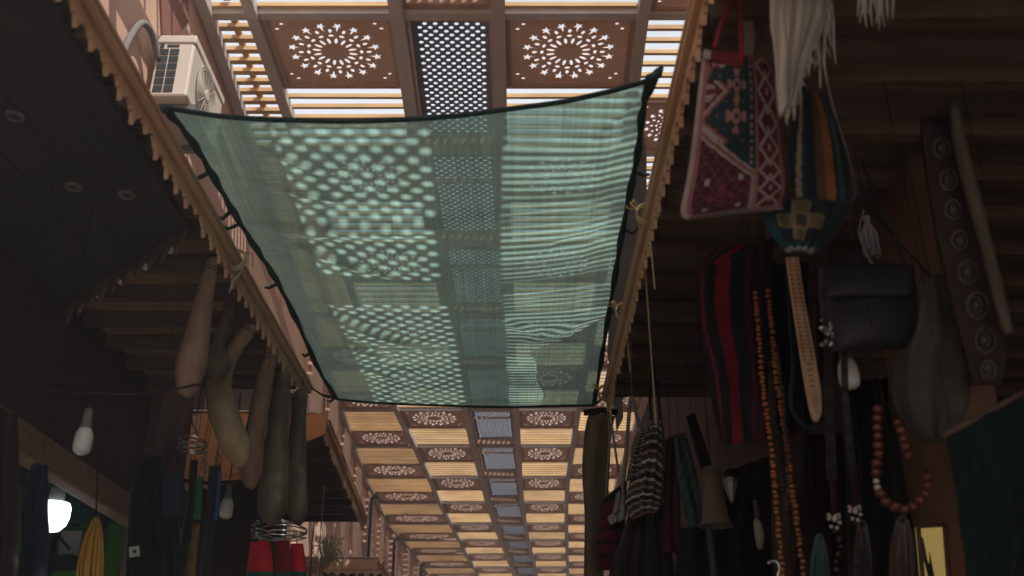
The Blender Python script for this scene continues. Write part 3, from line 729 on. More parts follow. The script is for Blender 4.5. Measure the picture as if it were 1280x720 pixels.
gourd(4.62, [(375, 492, 8), (374, 520, 9), (372, 555, 11), (370, 600, 13), (371, 635, 13.5), (373, 650, 8)], 'gourd_dark', 'mottled dark gourd at the far end of the row')

# pale rope knot tied round the left rail
p = PH(320, 330, 1.70); b = MB(); p.x = lerp(AX0, AX1, (p.y+2.6)/7.47)
for k in range(3):
    b.tube([p + Vector((.042*math.cos(a), .012*k - .02 + .015*math.sin(a*1.0), .015 + .048*math.sin(a))) for a in [2*math.pi*i/18 for i in range(19)]], .0038, 5)
b.tube([p + Vector((.03, 0, .05)), p + Vector((.05, .05, .07)), p + Vector((.045, .09, .03))], .003, 5); b.tube([p + Vector((.03, 0, -.03)), p + Vector((.01, -.03, -.09)), p + Vector((.0, -.02, -.13))], .003, 5)
tag(b.build('rope_knot', M['cord_pale'], org=p), 'pale string knotted round the left awning rail beside the green net', 'knot')

# ------------------------------------------------------------------ hanging-cloth helpers
def sheet(name, parent, left, right, Y, col=None, nu=30, nv=60, mat='woven', fold=.0, nf=4, bulge=0, closed=False, seed=0, base=(.1, .1, .1), ybot=None, solid=.004, smooth=True):
    """cloth whose two side outlines are given as picture points on the vertical plane at Y"""
    def f(u, v, sgn=1):
        l, r = smooth_at(left, v), smooth_at(right, v)
        yy = Y if ybot is None else lerp(Y, ybot, v)
        p = PY(lerp(l[0], r[0], u), lerp(l[1], r[1], u), yy)
        e = math.sin(math.pi*min(max(u, 0), 1))
        dy = fold*math.sin(nf*2*math.pi*u + seed + 1.3*math.sin(3*v + seed)) * (.35 + .65*v) + fold*.8*noise.noise(Vector((u*3 + seed, v*4, seed*.7)))
        dy2 = bulge * (max(0, e)**.55) * (max(0, math.sin(math.pi*min(1, .06 + v*.94)))**.5)
        p.y += dy - sgn*dy2
        return p
    b = MB(); cf = col or (lambda u, v: base)
    b.grid(f, nu, nv, cf)
    if closed: b.grid(lambda u, v: f(1 - u, v, -1), nu, nv, lambda u, v: cf(1 - u, v))
    o = b.build(name, M[mat], parent, smooth=smooth)
    if not closed and solid:
        s_ = o.modifiers.new('solid', 'SOLIDIFY'); s_.thickness = solid; s_.offset = 0
    return o
def cord(name, parent, pts, r, mat, seg=6):
    b = MB(); b.tube(pts, r, seg); return b.build(name, M[mat], parent, smooth=True)
def up_cord(parent, p, h=1.69, r=.0013, mat='cord_dark'):
    z = CAM.z + h
    if p.z < z: cord('cord', parent, [p, Vector((p.x + .003, p.y + .004, (p.z + z)/2)), Vector((p.x, p.y, z))], r, mat, 5)
def PYs(pts, Y): return [PY(x, y, Y) for x, y in pts]
def curve3(pts, n=20): return [Vector(smooth_at([tuple(p) for p in pts], i/n)) for i in range(n+1)]

RED, WINE, NAVY, CREAM, PINK, ORANGE, BLACK = (.20, .018, .03), (.085, .012, .026), (.018, .035, .045), (.46, .40, .36), (.38, .15, .14), (.36, .14, .05), (.012, .012, .016)
# --- kilim shoulder bag, upper right
def kilim(u, v):
    X, Yv = u*22, v*42
    if u < .045: return (.50, .40, .38)
    if u < .095: return (.36, .16, .17)
    if v > .955: return (.28, .20, .20)
    if u > .66:                                            # red side band with white zigzags
        if u < .70 or .93 < u < .955: return (.33, .15, .12)
        if u >= .955: return (.12, .03, .06)
        a = (Yv % 6); z1 = abs(a - 3)
        if abs((u - .71)*30 - z1*.9) < .55: return (.46, .36, .34)
        if abs((u - .92)*30 + z1*.9) < .55: return (.44, .30, .30)
        if abs(u - .815) < .014 and (Yv % 4) < 1.6: return (.42, .32, .30)
        return (.15, .02, .045) if (int(Yv) // 9) % 2 == 0 else (.11, .018, .045)
    uu = (u - .095)/.565
    def ros(cx, cy, s_=1):
        dx, dy = (uu - cx)*9*s_, (v - cy)*21*s_; r = math.hypot(dx, dy); a = math.atan2(dy, dx)
        if .35 < r < .75: return (.42, .22, .19)
        if .9 < r < 1.75 and math.cos(4*a) > .15: return (.38, .19, .17)
        return None
    # teal chevron field with a cream and red stepped border
    d = v - (.30 + .10*uu)
    t1 = abs(((v - .07)/.40) * 2 - 1)
    lim = .04 + .52*t1 if .05 < v < .47 else None
    if v < .05: return (.24, .03, .05)
    if v < .12 and uu + v*6 < 1.0: return (.24, .04, .06) if ros(.3, .08, .8) is None else (.40, .32, .30)
    e1 = v - (.40 + .26*uu)                                   # long descending diagonal
    if -.02 < e1 < .0: return (.40, .33, .31)
    if 0 <= e1 < .022: return (.30, .10, .09)
    if .022 <= e1 < .038: return (.42, .36, .34)
    if e1 >= .038:
        r = ros(.45, .80, .9)
        if r: return (.20, .05, .07)
        if (abs(uu - .2) < .04 or abs(uu - .75) < .04) and (abs(v - .68) < .018 or abs(v - .90) < .018): return (.46, .38, .36)
        if uu > .92: return (.36, .26, .25)
        q = abs((uu*5) % 1 - .5) + abs(((v - .64)*11) % 1 - .5)
        if .40 < q < .50: return (.20, .10, .10)
        if q < .13: return (.05, .06, .10)
        return (.085, .012, .026)
    zig = abs(((v - .12) % .23) - .115)/.115
    edge = .50*(1 - zig) if v > .18 else .28*(1 - v/.18)
    if uu < edge - .24: return (.40, .32, .30) if abs(zig - .22) < .12 else (.16, .03, .045)
    if uu < edge - .16: return (.13, .02, .035)
    if uu < edge - .08: return (.42, .34, .31)
    if uu < edge: return (.30, .10, .09)
    for cy in (.20, .345):
        r = ros(.62, cy)
        if r: return r
    if abs(uu - .93) < .03 and (v*24) % 1 < .5: return (.34, .26, .24)
    q = abs((uu*6) % 1 - .5) + abs((v*16) % 1 - .5)
    if q < .12: return (.26, .13, .11)
    return (.022, .046, .055)
YB = 1.98
kb = thing('shoulder_bag', PY(915, 80, YB), 'kilim shoulder bag with teal, wine and cream geometric pattern and pink rope handles', 'bag', 'woven bags hanging under the right awning')
sheet('body', kb, [(879, 64), (873, 110), (866, 170), (859, 220), (851, 262), (856, 274)], [(968, 80), (974, 120), (978, 170), (982, 210), (985, 238), (978, 262)], YB, kilim, 66, 126, 'kilim_wool', bulge=.035, closed=True)
sheet('flap', kb, [(880, 62), (879, 66), (878, 72)], [(925, 75), (926, 80), (926, 86)], YB - .022, lambda u, v: (.42, .36, .35) if u < .18 else (.15, .028, .04), 20, 6, solid=.006)
cord('handle', kb, curve3(PYs([(892, 60), (898, 40), (908, 14), (918, -6), (924, 10), (925, 40), (926, 78)], YB - .02)), .0055, 'woven') if False else None
b = MB(); b.tube(curve3(PYs([(893, 60), (899, 38), (908, 14), (918, -4), (924, 8), (926, 40), (927, 80)], YB - .02)), .0055, 7); b.c = [(.34, .03, .06)]*len(b.f); b.build('handle', M['woven'], kb, smooth=True)
sheet('strap', kb, [(918, -8), (926, 20), (930, 50), (927, 76)], [(934, -8), (940, 20), (944, 48), (940, 76)], YB + .015, lambda u, v: (.34, .27, .24), 8, 24)
sheet('strap', kb, [(936, -8), (948, 20), (958, 45), (962, 84)], [(944, -8), (957, 18), (968, 40), (972, 84)], YB + .03, lambda u, v: (.20, .14, .15), 8, 24)
up_cord(kb, PY(922, 0, YB), 1.72)

# --- cream fringed wool
ws = thing('wool_shawl', PY(1000, 0, 1.80), 'cream woollen shawl with twisted fringe hanging in front of the patterned bags', 'shawl')
def wool(u, v):
    k = .8 + .25*math.sin(u*40 + 3*v); return (.42*k, .38*k, .33*k)
sheet('cloth', ws, [(955, -40), (962, 0), (966, 40), (972, 90), (978, 140)], [(1042, -40), (1040, 5), (1030, 35), (1008, 80), (990, 138)], 1.80, wool, 36, 50, 'woolly', fold=.022, nf=3, seed=2)
for i in range(22):
    f = i/21; s_ = smooth_at([(985, 135), (992, 118), (1004, 84), (1020, 52), (1040, 12)], f); ln = rnd.uniform(16, 34) if f < .75 else rnd.uniform(40, 78)
    pts = [PY(s_[0] + rnd.uniform(-3, 3) + (k/3)*rnd.uniform(-4, 6), s_[1] - 6 + ln*k/3, 1.80 + rnd.uniform(-.02, .02)) for k in range(4)]
    b = MB(); b.tube(pts, [.0038, .0034, .003, .0014], 5); b.c = [(.40, .35, .29)]*len(b.f); b.build('fringe', M['woolly'], ws, smooth=True)
fs = thing('wool_shawl', PY(1095, -20, 1.68), 'edge of a second pale fringe hanging at the top above the dark carved panel', 'shawl')
sheet('cloth', fs, [(1060, -60), (1070, -30), (1074, -8)], [(1124, -60), (1118, -30), (1114, -10)], 1.68, wool, 16, 16, 'woolly', fold=.015, seed=4)
for i in range(12):
    f = i/11; x = lerp(1073, 1115, f); ln = rnd.uniform(22, 52)
    b = MB(); b.tube([PY(x + rnd.uniform(-3, 3), -12 + ln*k/2, 1.68) for k in range(3)], [.003, .0028, .001], 5); b.c = [(.30, .31, .29)]*len(b.f); b.build('fringe', M['woolly'], fs, smooth=True)

# --- striped bag with a curved flap
def stripes(u, v):
    t = u + .28*v*v
    seq = [(.012,.02,.03)]*2 + [(.30,.25,.18)] + [(.016,.045,.06)] + [(.012,.02,.03)]*2 + [(.10,.06,.035)]*2 + [(.26,.10,.03)]*2 + [(.016,.03,.035)] + [(.05,.07,.07)] + [(.014,.022,.03)]*2 + [(.11,.05,.04)] + [(.02,.02,.03)]*3
    return seq[min(len(seq)-1, int(max(0, t)*len(seq)*.78))]
sbg = thing('shoulder_bag', PY(1020, 150, 2.28), 'dark striped shoulder bag with orange and cream bands and a cross embroidered on its flap', 'bag', 'woven bags hanging under the right awning')
sheet('body', sbg, [(994, 120), (988, 160), (986, 200), (990, 235), (1000, 262), (1020, 285)], [(1030, 118), (1045, 150), (1058, 190), (1068, 225), (1076, 248), (1062, 262)], 2.12, stripes, 44, 60, bulge=.04, closed=True)
def flapc(u, v):
    d = v - (1 - .0*u)
    x, y = (u - .44)*10, (v - .38)*10
    if v > .90: return (.03, .035, .04)
    if v > .80: return (.28, .27, .24)
    if v > .70: return (.012, .05, .075)
    if u < .10: return (.016, .06, .085)
    for cx, cy in ((0, -2), (-2, 0), (2, 0), (0, 2), (0, 0)):
        if abs(x - cx) < 1.05 and abs(y - cy*1.0) < 1.05:
            if max(abs(x - cx), abs(y - cy)) > .72: return (.17, .14, .075)
            return (.11, .085, .045) if (cx, cy) != (0, 0) else (.05, .05, .045)
    return (.014, .02, .026)
sheet('flap', sbg, [(950, 248), (954, 268), (963, 290), (978, 308), (990, 318)], [(1066, 254), (1056, 272), (1042, 294), (1022, 312), (1006, 320)], 2.04, flapc, 46, 40, fold=.006, bulge=.02)
cord('strap', sbg, curve3(PYs([(1020, -5), (1026, 60), (1040, 130), (1058, 190), (1070, 240)], 2.14)), .004, 'cord_grey')
cord('strap', sbg, curve3(PYs([(1012, -5), (1010, 60), (1004, 120), (996, 150)], 2.13)), .005, 'cord_dark')

# --- red and black striped rug
def rug(u, v):
    s_ = u*1.0 + .05*math.sin(7*v)
    if s_ < .07: return (.02, .015, .02)
    if s_ < .11: return (.15, .02, .03)
    if s_ < .26: return (.014, .014, .02)
    if s_ < .46: return (.20, .014, .03)
    if s_ < .66: return (.012, .013, .02)
    if s_ < .74: return (.075, .012, .03)
    if s_ < .80: return (.02, .014, .02)
    if s_ < .90: return (.085, .014, .035)
    return (.02, .014, .02)
rr = thing('hanging_rug', PY(920, 300, 3.0), 'striped red and black rug folded over and hanging below the kilim bag', 'rug', 'rugs hanging on the right')
sheet('cloth', rr, [(870, 345), (876, 400), (882, 450), (892, 510), (903, 556)], [(968, 298), (965, 360), (962, 430), (960, 500), (962, 552)], 3.0, rug, 44, 60, fold=.012, nf=2, seed=1)
sheet('folded_edge', rr, [(868, 346), (880, 325), (900, 306)], [(968, 296), (970, 300), (972, 306)], 3.02, rug, 40, 10)
up_cord(rr, PY(930, 300, 3.0)); up_cord(rr, PY(960, 298, 3.0), mat='cord_grey')

# --- tan studded strap
def beltc(u, v):
    y = (v*58) % 1
    if (.16 < u < .34 or .66 < u < .84) and y < .5 and v < .45: return (.10, .06, .035)
    if abs(u - .5) < .14 and (v*40) % 1 < .25 and v > .45: return (.16, .10, .06)
    return (.40, .26, .165)
bt = thing('leather_strap', PY(990, 322, 2.6), 'pale tan leather strap punched with rows of dots and a rounded tip', 'strap', 'straps and belts hanging on the right')
sheet('belt', bt, [(982, 322), (990, 380), (999, 440), (1008, 495), (1014, 520), (1018, 527)], [(998, 321), (1007, 380), (1018, 440), (1026, 490), (1027, 514), (1022, 527)], 2.6, beltc, 12, 116, 'satin', solid=.005)
up_cord(bt, PY(990, 322, 2.6))
for i, (xl, yt, xr, yb, w0, lab, c) in enumerate(((1036, 470, 1040, 600, 12, 'dark grey woven strap with a blunt end beside the tan strap', (.045, .04, .038)), (1056, 480, 1066, 590, 8, 'narrow grey strap right of the dark woven strap', (.06, .055, .05)))):
    t = thing('leather_strap', PY(xl, yt, 2.7), lab, 'strap', 'straps and belts hanging on the right')
    sheet('belt', t, [(xl - w0/2, yt - 110), (xl - w0/2, yt), (xr - w0/2, yb)], [(xl + w0/2, yt - 110), (xl + w0/2, yt), (xr + w0/2, yb)], 2.7, lambda u, v, c=c: c if (v*60) % 1 > .3 else tuple(q*.6 for q in c), 6, 70, solid=.006)
    up_cord(t, PY(xl, yt - 108, 2.7))
    pe = PY(xr + 2, yb + 50, 2.7)
    b = MB(); b.tube([PY(xr, yb - 4, 2.7), PY(xr + 3, yb + 24, 2.7), pe], [.006, .009, .004], 7); b.c = [(.05, .008, .014)]*len(b.f); b.build('tassel', M['woven'], t, smooth=True)
    b = MB()
    for k in range(9):
        a = k*.698; b.ball(pe + Vector((.016*math.cos(a), -.012*abs(math.sin(3*a)), .016*math.sin(a) + .008*math.cos(2*a))), .0055, 7, 4)
    b.ball(pe + Vector((0, -.01, 0)), .008, 8, 5); b.build('shell_cluster', M['bead_white'], t, smooth=True)
    b = MB()
    for k in range(7): b.ball(pe + Vector((.01*math.sin(k), 0, -.03 - .02*k)), .005 + .002*(k % 2), 7, 4)
    b.build('bead_string', M['bead_dark'], t, smooth=True)
b = MB(); lp = thing('leather_strap', PY(1005, 450, 2.72), 'dark blue looped strap hanging behind the tan strap', 'strap', 'straps and belts hanging on the right')
b.tube(curve3(PYs([(985, 330), (988, 400), (992, 460), (988, 500), (998, 525), (1016, 535), (1030, 520)], 2.74)), .007, 6); b.c = [(.02, .028, .04)]*len(b.f); b.build('loop', M['woven'], lp, smooth=True)

# --- bead strands
def strand(path, Y, r, mat, label, group='bead strands hanging on the right', squash=.75, hang=True):
    pts = [Vector(p) for p in curve3(PYs(path, Y), 160)]
    t = thing('bead_strand', pts[0], label, 'beads', group)
    cord('string', t, pts[::8], .0016, 'cord_dark', 5)
    acc = 0; b = MB(); last = pts[0]; need = 0
    for p in pts:
        acc += (p - last).length; last = p
        if acc >= need:
            d = 1 + rnd.uniform(-.2, .14); b.ball(p + Vector((rnd.uniform(-.002, .002), rnd.uniform(-.002, .002), 0)), r*d, 10, 6, squash); acc = 0; need = 2*r*squash*1.02*d
    b.build('beads', M[mat], t, smooth=True)
    if hang: up_cord(t, pts[0])
    return t
strand([(944, 366), (948, 410), (951, 450), (956, 500), (963, 550), (968, 600), (972, 650), (976, 690), (980, 735)], 2.9, .0085, 'bead_orange', 'long strand of orange wooden beads, left one of the pair under the red rug')
strand([(960, 364), (965, 410), (969, 460), (976, 510), (984, 560), (990, 610), (996, 650), (1001, 690), (1006, 735)], 2.95, .0085, 'bead_orange', 'long strand of orange wooden beads, right one of the pair under the red rug')
strand([(958, 380), (962, 440), (968, 520), (978, 600), (986, 670)], 3.05, .006, 'bead_dark', 'thin strand of dark brown beads between the two orange strands')
strand([(972, 440), (980, 520), (985, 590), (984, 640)], 2.85, .007, 'bead_dark', 'dark bead strand with knotted end beside the orange strands')

# --- amber necklace with heavy beads
an = thing('bead_necklace', PY(1120, 515, 2.3), 'heavy necklace of large amber red beads in an open loop', 'necklace')
pth = PYs([(1098, 512), (1097, 540), (1098, 565), (1096, 590), (1098, 612), (1112, 630), (1132, 636), (1150, 626), (1160, 608), (1158, 588)], 2.3)
runs = [(MB(), 'amber_beads', 'bead_amber', 0, .36, .0125), (MB(), 'small_beads', 'bead_white', .36, .47, .008), (MB(), 'amber_beads', 'bead_amber', .47, 1.01, .0125)]
cp = curve3(pth, 200); acc = 0; last = cp[0]; need = 0
for i, p in enumerate(cp):
    acc += (p - last).length; last = p
    if acc >= need:
        for rb_, _, _, f0, f1, r in runs:
            if f0 <= i/200 < f1: rb_.ball(p + Vector((rnd.uniform(-.0015, .0015), 0, rnd.uniform(-.001, .001))), r*rnd.uniform(.86, 1.12), 12, 7, .8); acc = 0; need = 2*r*.84
for rb_, nm_, mt_, _, _, _ in runs: rb_.build(nm_, M[mt_], an, smooth=True)
b2 = MB(); cp2 = curve3(PYs([(1122, 528), (1128, 545), (1134, 562), (1136, 575)], 2.28), 60); acc = 0; last = cp2[0]; need = 0
for p in cp2:
    acc += (p - last).length; last = p
    if acc >= need: b2.ball(p + Vector((rnd.uniform(-.002, .002), 0, 0)), .0115*rnd.uniform(.85, 1.12), 12, 7, .8); acc = 0; need = .02
b2.build('amber_beads', M['bead_amber'], an, smooth=True)
cord('string', an, cp[::8], .002, 'cord_dark'); up_cord(an, cp[0])
cord('string', an, [cp2[0], PY(1110, 505, 2.29), cp[0]], .002, 'cord_dark'); cord('string', an, [cp2[-1], cp[-1]], .002, 'cord_dark')

# --- tasselled pouch, dark handbag, bulb on the right
tp = thing('wool_tassel', PY(1082, 262, 2.5), 'lilac grey wool tassel hanging above the black handbag', 'tassel')
b = MB()
for i in range(46):
    a = rnd.uniform(0, 6.28); r0 = .004; r1 = rnd.uniform(.004, .024); p0 = PY(1082, 268, 2.5)
    pe = p0 + Vector((r1*math.cos(a), r1*math.sin(a), rnd.uniform(-.135, -.115)))
    mid = p0 + Vector((r1*.9*math.cos(a), r1*.9*math.sin(a), -.06)); nk = p0 + Vector((r0*math.cos(a), r0*math.sin(a), -.028))
    b.tube([p0 + Vector((.008*math.cos(a), .008*math.sin(a), -.008)), nk, mid, pe], [.003, .003, .0032, .0018], 5)
b.c = [(.19, .18, .20)]*len(b.f); b.build('strands', M['woolly'], tp, smooth=True); up_cord(tp, PY(1082, 268, 2.5))
cord('loop', tp, curve3(PYs([(1080, 262), (1074, 290), (1084, 320), (1096, 335)], 2.49)), .0022, 'cord_grey')
hb = thing('handbag', PY(1085, 335, 2.55), 'shiny black leather handbag hanging under the lilac tassel', 'bag')
sheet('body', hb, [(1024, 334), (1022, 360), (1026, 395), (1034, 425), (1042, 440)], [(1140, 332), (1146, 360), (1148, 395), (1142, 420), (1130, 436)], 2.55, None, 26, 26, 'leather_black', bulge=.05, closed=True)
sheet('flap', hb, [(1022, 333), (1024, 350), (1030, 372)], [(1142, 331), (1142, 350), (1138, 370)], 2.49, None, 20, 10, 'leather_black', bulge=.012)
cord('handle', hb, curve3(PYs([(1032, 336), (1038, 300), (1052, 250), (1064, 200)], 2.55)), .005, 'leather_black'); cord('handle', hb, curve3(PYs([(1132, 334), (1120, 300), (1098, 250), (1076, 200)], 2.55)), .005, 'leather_black')
tk = thing('metal_trinket', PY(1034, 405, 2.5), 'crumpled silvery trinket catching light at the left corner of the black handbag', 'trinket')
b = MB()
for i in range(14):
    p = PY(1034 + rnd.uniform(-8, 10), 412 + rnd.uniform(-14, 22), 2.46 + rnd.uniform(-.01, .01)); b.ball(p, rnd.uniform(.006, .012), 7, 4, rnd.uniform(.4, 1))
b.build('leaves', M['chrome'], tk); cord('cord', tk, [PY(1032, 400, 2.46), PY(1030, 336, 2.5)], .002, 'cord_dark')

def bulb(p, s, label, mat='bulb_glass', cordto=None):
    t = thing('light_bulb', p, label, 'light bulb', 'unlit light bulbs over the shop fronts')
    b = MB(); b.lathe([(.012*s, .10*s), (.017*s, .095*s), (.018*s, .045*s), (.022*s, .04*s), (.022*s, .02*s)], p, 16); b.build('socket', M['bulb_socket'], t, smooth=False)
    b = MB(); b.lathe([(.018*s, .022*s), (.026*s, .012*s), (.033*s, -.005*s), (.036*s, -.03*s), (.0355*s, -.06*s), (.031*s, -.078*s), (.018*s, -.087*s), (.003*s, -.089*s)], p, 22); b.build('globe', M[mat], t, smooth=True)
    if cordto is not None: cord('cable', t, [p + Vector((0, 0, .098*s)), Vector((p.x + .004, p.y, (p.z + .1*s + cordto)/2)), Vector((p.x, p.y, cordto))], .004*s, 'cable_black')
    return t
bulb(PY(1059, 456, 2.75), .85, 'white bulb hanging under the black handbag on the right', cordto=CAM.z + 1.69)

# --- grey-green garment on the right
gt = thing('hanging_garment', PY(1160, 350, 2.6), 'grey green cloth garment with a pointed lower hem hanging right of the black handbag', 'garment')
def garm(u, v):
    if abs(v - .93 - .03*math.sin(9*u)) < .012: return (.11, .10, .09)
    return (.115, .11, .096) if u > .22 else (.075, .07, .06)
sheet('cloth', gt, [(1150, 346), (1132, 400), (1118, 450), (1116, 500), (1140, 540), (1160, 552)], [(1176, 340), (1200, 400), (1208, 440), (1212, 490), (1196, 536), (1170, 552)], 2.6, garm, 30, 50, fold=.018, nf=2, seed=5)
cord('cord', gt, PYs([(1163, 345), (1120, 300), (1092, 262)], 2.6), .003, 'cord_dark'); up_cord(gt, PY(1163, 345, 2.6))

# --- carved panel and long wooden paddle
cv = thing('carved_panel', PY(1190, 150, 2.5), 'tall dark openwork panel carved with scrolls hanging in the gloom on the right', 'carving')
sheet('board', cv, [(1150, 150), (1158, 220), (1172, 300), (1190, 380), (1206, 440), (1216, 480)], [(1196, 150), (1212, 220), (1230, 300), (1248, 380), (1258, 440), (1250, 480)], 2.5, None, 20, 40, 'shop_dark', solid=.015)
b = MB()
for i, (cx, cy, r) in enumerate(((1176, 185, 15), (1184, 225, 15), (1190, 262, 14), (1198, 300, 14), (1208, 340, 17), (1220, 382, 19), (1230, 425, 18), (1234, 462, 13))):
    for kx in (1, -1):
        pts = []
        for k in range(26):
            a = k*.36 + (0 if kx == 1 else math.pi); rr_ = r*(1 - k/34); pts.append(PY(cx + kx*rr_*math.cos(a)*.8, cy + rr_*math.sin(a), 2.487))
        b.tube(pts, [.0042 - .0001*k for k in range(26)], 5)
    b.ball(PY(cx, cy, 2.485), .010, 8, 5)
b.build('scrollwork', M['carved_wood'], cv, smooth=True); up_cord(cv, PY(1172, 152, 2.5))
pd = thing('wooden_paddle', PY(1190, 112, 2.42), 'long slender weathered wooden paddle leaning beside the carved panel', 'paddle')
b = MB(); path = [(1191, 112, 5), (1193, 135, 7), (1199, 175, 9), (1210, 220, 9.5), (1222, 265, 9), (1234, 310, 8), (1245, 355, 8), (1256, 400, 7.5), (1262, 418, 5)]
pts = []; rs = []
for i in range(31):
    x, y, r = smooth_at(path, i/30); pts.append(PY(x, y, 2.42)); rs.append(r*2.6/F)
b.tube(pts, rs, 12); b.build('shaft', M['driftwood'], pd, smooth=True); cord('cord', pd, [pts[1], Vector((pts[1].x, pts[1].y, CAM.z + 1.69))], .002, 'cord_dark')

# --- dark green rug at the right edge
def grn(u, v):
    t = v*30 + u*2.0 + .6*math.sin(u*5); k = (t % 1)
    return (.007, .021, .019) if k < .55 else (.011, .031, .027)
gr = thing('hanging_rug', PY(1240, 500, 2.25), 'dark green ribbed rug hanging at the right edge', 'rug', 'rugs hanging on the right')
sheet('cloth', gr, [(1182, 545), (1192, 590), (1200, 640), (1208, 690), (1214, 740)], [(1300, 480), (1304, 540), (1308, 610), (1310, 680), (1312, 740)], 2.25, grn, 26, 120, 'woven', fold=.014, nf=3, seed=3)
cord('rod', gr, PYs([(1178, 546), (1240, 512), (1304, 478)], 2.25), .008, 'joist_wood'); up_cord(gr, PY(1190, 540, 2.25)); up_cord(gr, PY(1290, 486, 2.25))
# lit yellow shop wall, its light put in as a glowing patch
yp = thing('glow_wall_patch', PY(1165, 690, 2.9), 'yellow wall patch with added glow deep in the right shop beside the green rug', 'lamp')
b = MB(); q = PYs([(1147, 658), (1180, 656), (1188, 760), (1156, 760)], 2.95); b.add(q + [p + Vector((0, .02, 0)) for p in q], [(0,1,2,3),(7,6,5,4),(0,4,5,1),(1,5,6,2),(2,6,7,3),(3,7,4,0)]); b.build('glow_face', M['wall_glow'], yp)
b = MB(); 
for a_, c_ in ((0, 1), (1, 2), (3, 0)): b.tube([q[a_] + Vector((0, -.004, 0)), q[c_] + Vector((0, -.004, 0))], .007, 6)
b.build('frame', M['joist_wood'], yp)
lf = thing('dry_pod', PY(1155, 670, 2.8), 'thin dark pods on a stem in front of the glowing yellow wall patch', 'pod')
b = MB(); b.tube(PYs([(1153, 672), (1157, 700), (1164, 722), (1168, 750)], 2.85), [.002, .005, .008, .004], 6); b.tube(PYs([(1162, 690), (1164, 712), (1170, 735)], 2.85), [.001, .005, .003], 6); b.build('stem', M['cable_black'], lf, smooth=True)
# clutter of dark goods between strands and necklace
def tassels(xs, y0, y1, Y, c, label, name='yarn_tassel', cat='tassel', w=10, group='yarn tassels hanging in the right shop'):
    t = thing(name, PY(xs, y0, Y), label, cat, group); b = MB()
    for i in range(34):
        dx = rnd.uniform(-1, 1); b.tube([PY(xs + dx*w*.35, y0, Y), PY(xs + dx*w*.8, lerp(y0, y1, .4), Y + rnd.uniform(-.015, .015)), PY(xs + dx*w + rnd.uniform(-2, 2), y1 + rnd.uniform(-6, 4), Y + rnd.uniform(-.015, .015))], [.003, .0034, .0022], 5)
    b.c = [tuple(q*rnd.uniform(.8, 1.2) for q in c) for _ in b.f]; b.build('strands', M['woolly'], t, smooth=True)
    b = MB(); b.ball(PY(xs, y0, Y), .011, 10, 6); b.c = [c]*len(b.f); b.build('head', M['woolly'], t, smooth=True); up_cord(t, PY(xs, y0, Y))
tassels(1024, 672, 740, 2.9, (.018, .075, .06), 'dark teal yarn tassel at the bottom beside the orange bead strands', w=14)
tassels(1128, 650, 740, 2.4, (.035, .016, .012), 'dark brown leather fringe below the amber necklace', w=18)
tassels(1078, 655, 740, 2.75, (.03, .02, .022), 'black and maroon tassel under the shell clusters', w=12)

# ------------------------------------------------------------------ goods hanging at the middle right
def plain(c, k=.15): return lambda u, v: tuple(q*(1 + k*math.sin(31*u + 5*v)) for q in c)
br = thing('hanging_rug', PY(750, 515, 5.15), 'faded brown rug hanging edge-on at the far end of the right awning', 'rug', 'rugs hanging on the right')
def brown(u, v):
    k = .8 + .3*noise.noise(Vector((u*3, v*6, 4)))
    if u > .82: return (.10*k, .07*k, .045*k)
    return (.19*k, .125*k, .078*k)
sheet('cloth', br, [(737, 514), (731, 540), (728, 590), (731, 650), (730, 740)], [(769, 520), (764, 545), (761, 600), (758, 660), (752, 740)], 5.15, brown, 24, 60, 'woolly', fold=.02, nf=1.5, seed=6)
cord('rod', br, PYs([(730, 516), (752, 513), (772, 516)], 5.15), .018, 'cord_dark'); up_cord(br, PY(765, 515, 5.15), 1.70, .004, 'cord_grey')
# striped woven bag
def wbag(u, v):
    t = v*13 + .55*math.sin(math.pi*u)*1.2; k = t % 1; i = int(t)
    if v < .08: return (.20, .18, .16)
    if k < .30: return [(.50, .43, .37), (.36, .23, .16), (.54, .48, .43), (.33, .25, .2)][i % 4]
    if k < .42: return (.018, .016, .018)
    return [(.055, .048, .042), (.03, .026, .026), (.07, .06, .05)][i % 3]
wb = thing('shoulder_bag', PY(812, 530, 4.1), 'slouching grey brown woven bag with pale horizontal stripes on a yellow string', 'bag', 'woven bags hanging under the right awning')
sheet('body', wb, [(812, 528), (802, 545), (795, 575), (786, 605), (782, 630), (790, 650)], [(828, 526), (831, 550), (831, 580), (830, 610), (828, 628), (822, 640)], 4.1, wbag, 34, 78, bulge=.075, closed=True, fold=.01, seed=2)
sheet('side_fold', wb, [(796, 542), (790, 565), (784, 600)], [(812, 532), (806, 560), (798, 600)], 4.06, wbag, 14, 40, fold=.02, nf=2)
cord('string', wb, PYs([(820, 530), (815, 455), (808, 360), (802, 290), (798, 272)], 3.6)[:1] + [PY(814, 440, 3.75), PY(803, 290, 3.35), PY(797, 272, 3.3)], .0035, 'cord_yellow')
cord('handle', wb, curve3([PY(815, 530, 4.1), PY(812, 490, 3.98), PY(815, 448, 3.78), PY(822, 490, 3.98), PY(826, 530, 4.1)]), .007, 'cord_dark')
# fan-shaped lower folds of dark cloth
dk = thing('hanging_garment', PY(800, 640, 4.2), 'dark crumpled cloth spreading out below the striped woven bag', 'garment')
sheet('cloth', dk, [(788, 632), (778, 670), (766, 700), (760, 740)], [(828, 628), (836, 660), (842, 700), (846, 740)], 4.2, plain((.035, .026, .024)), 30, 36, fold=.05, nf=4, seed=1)
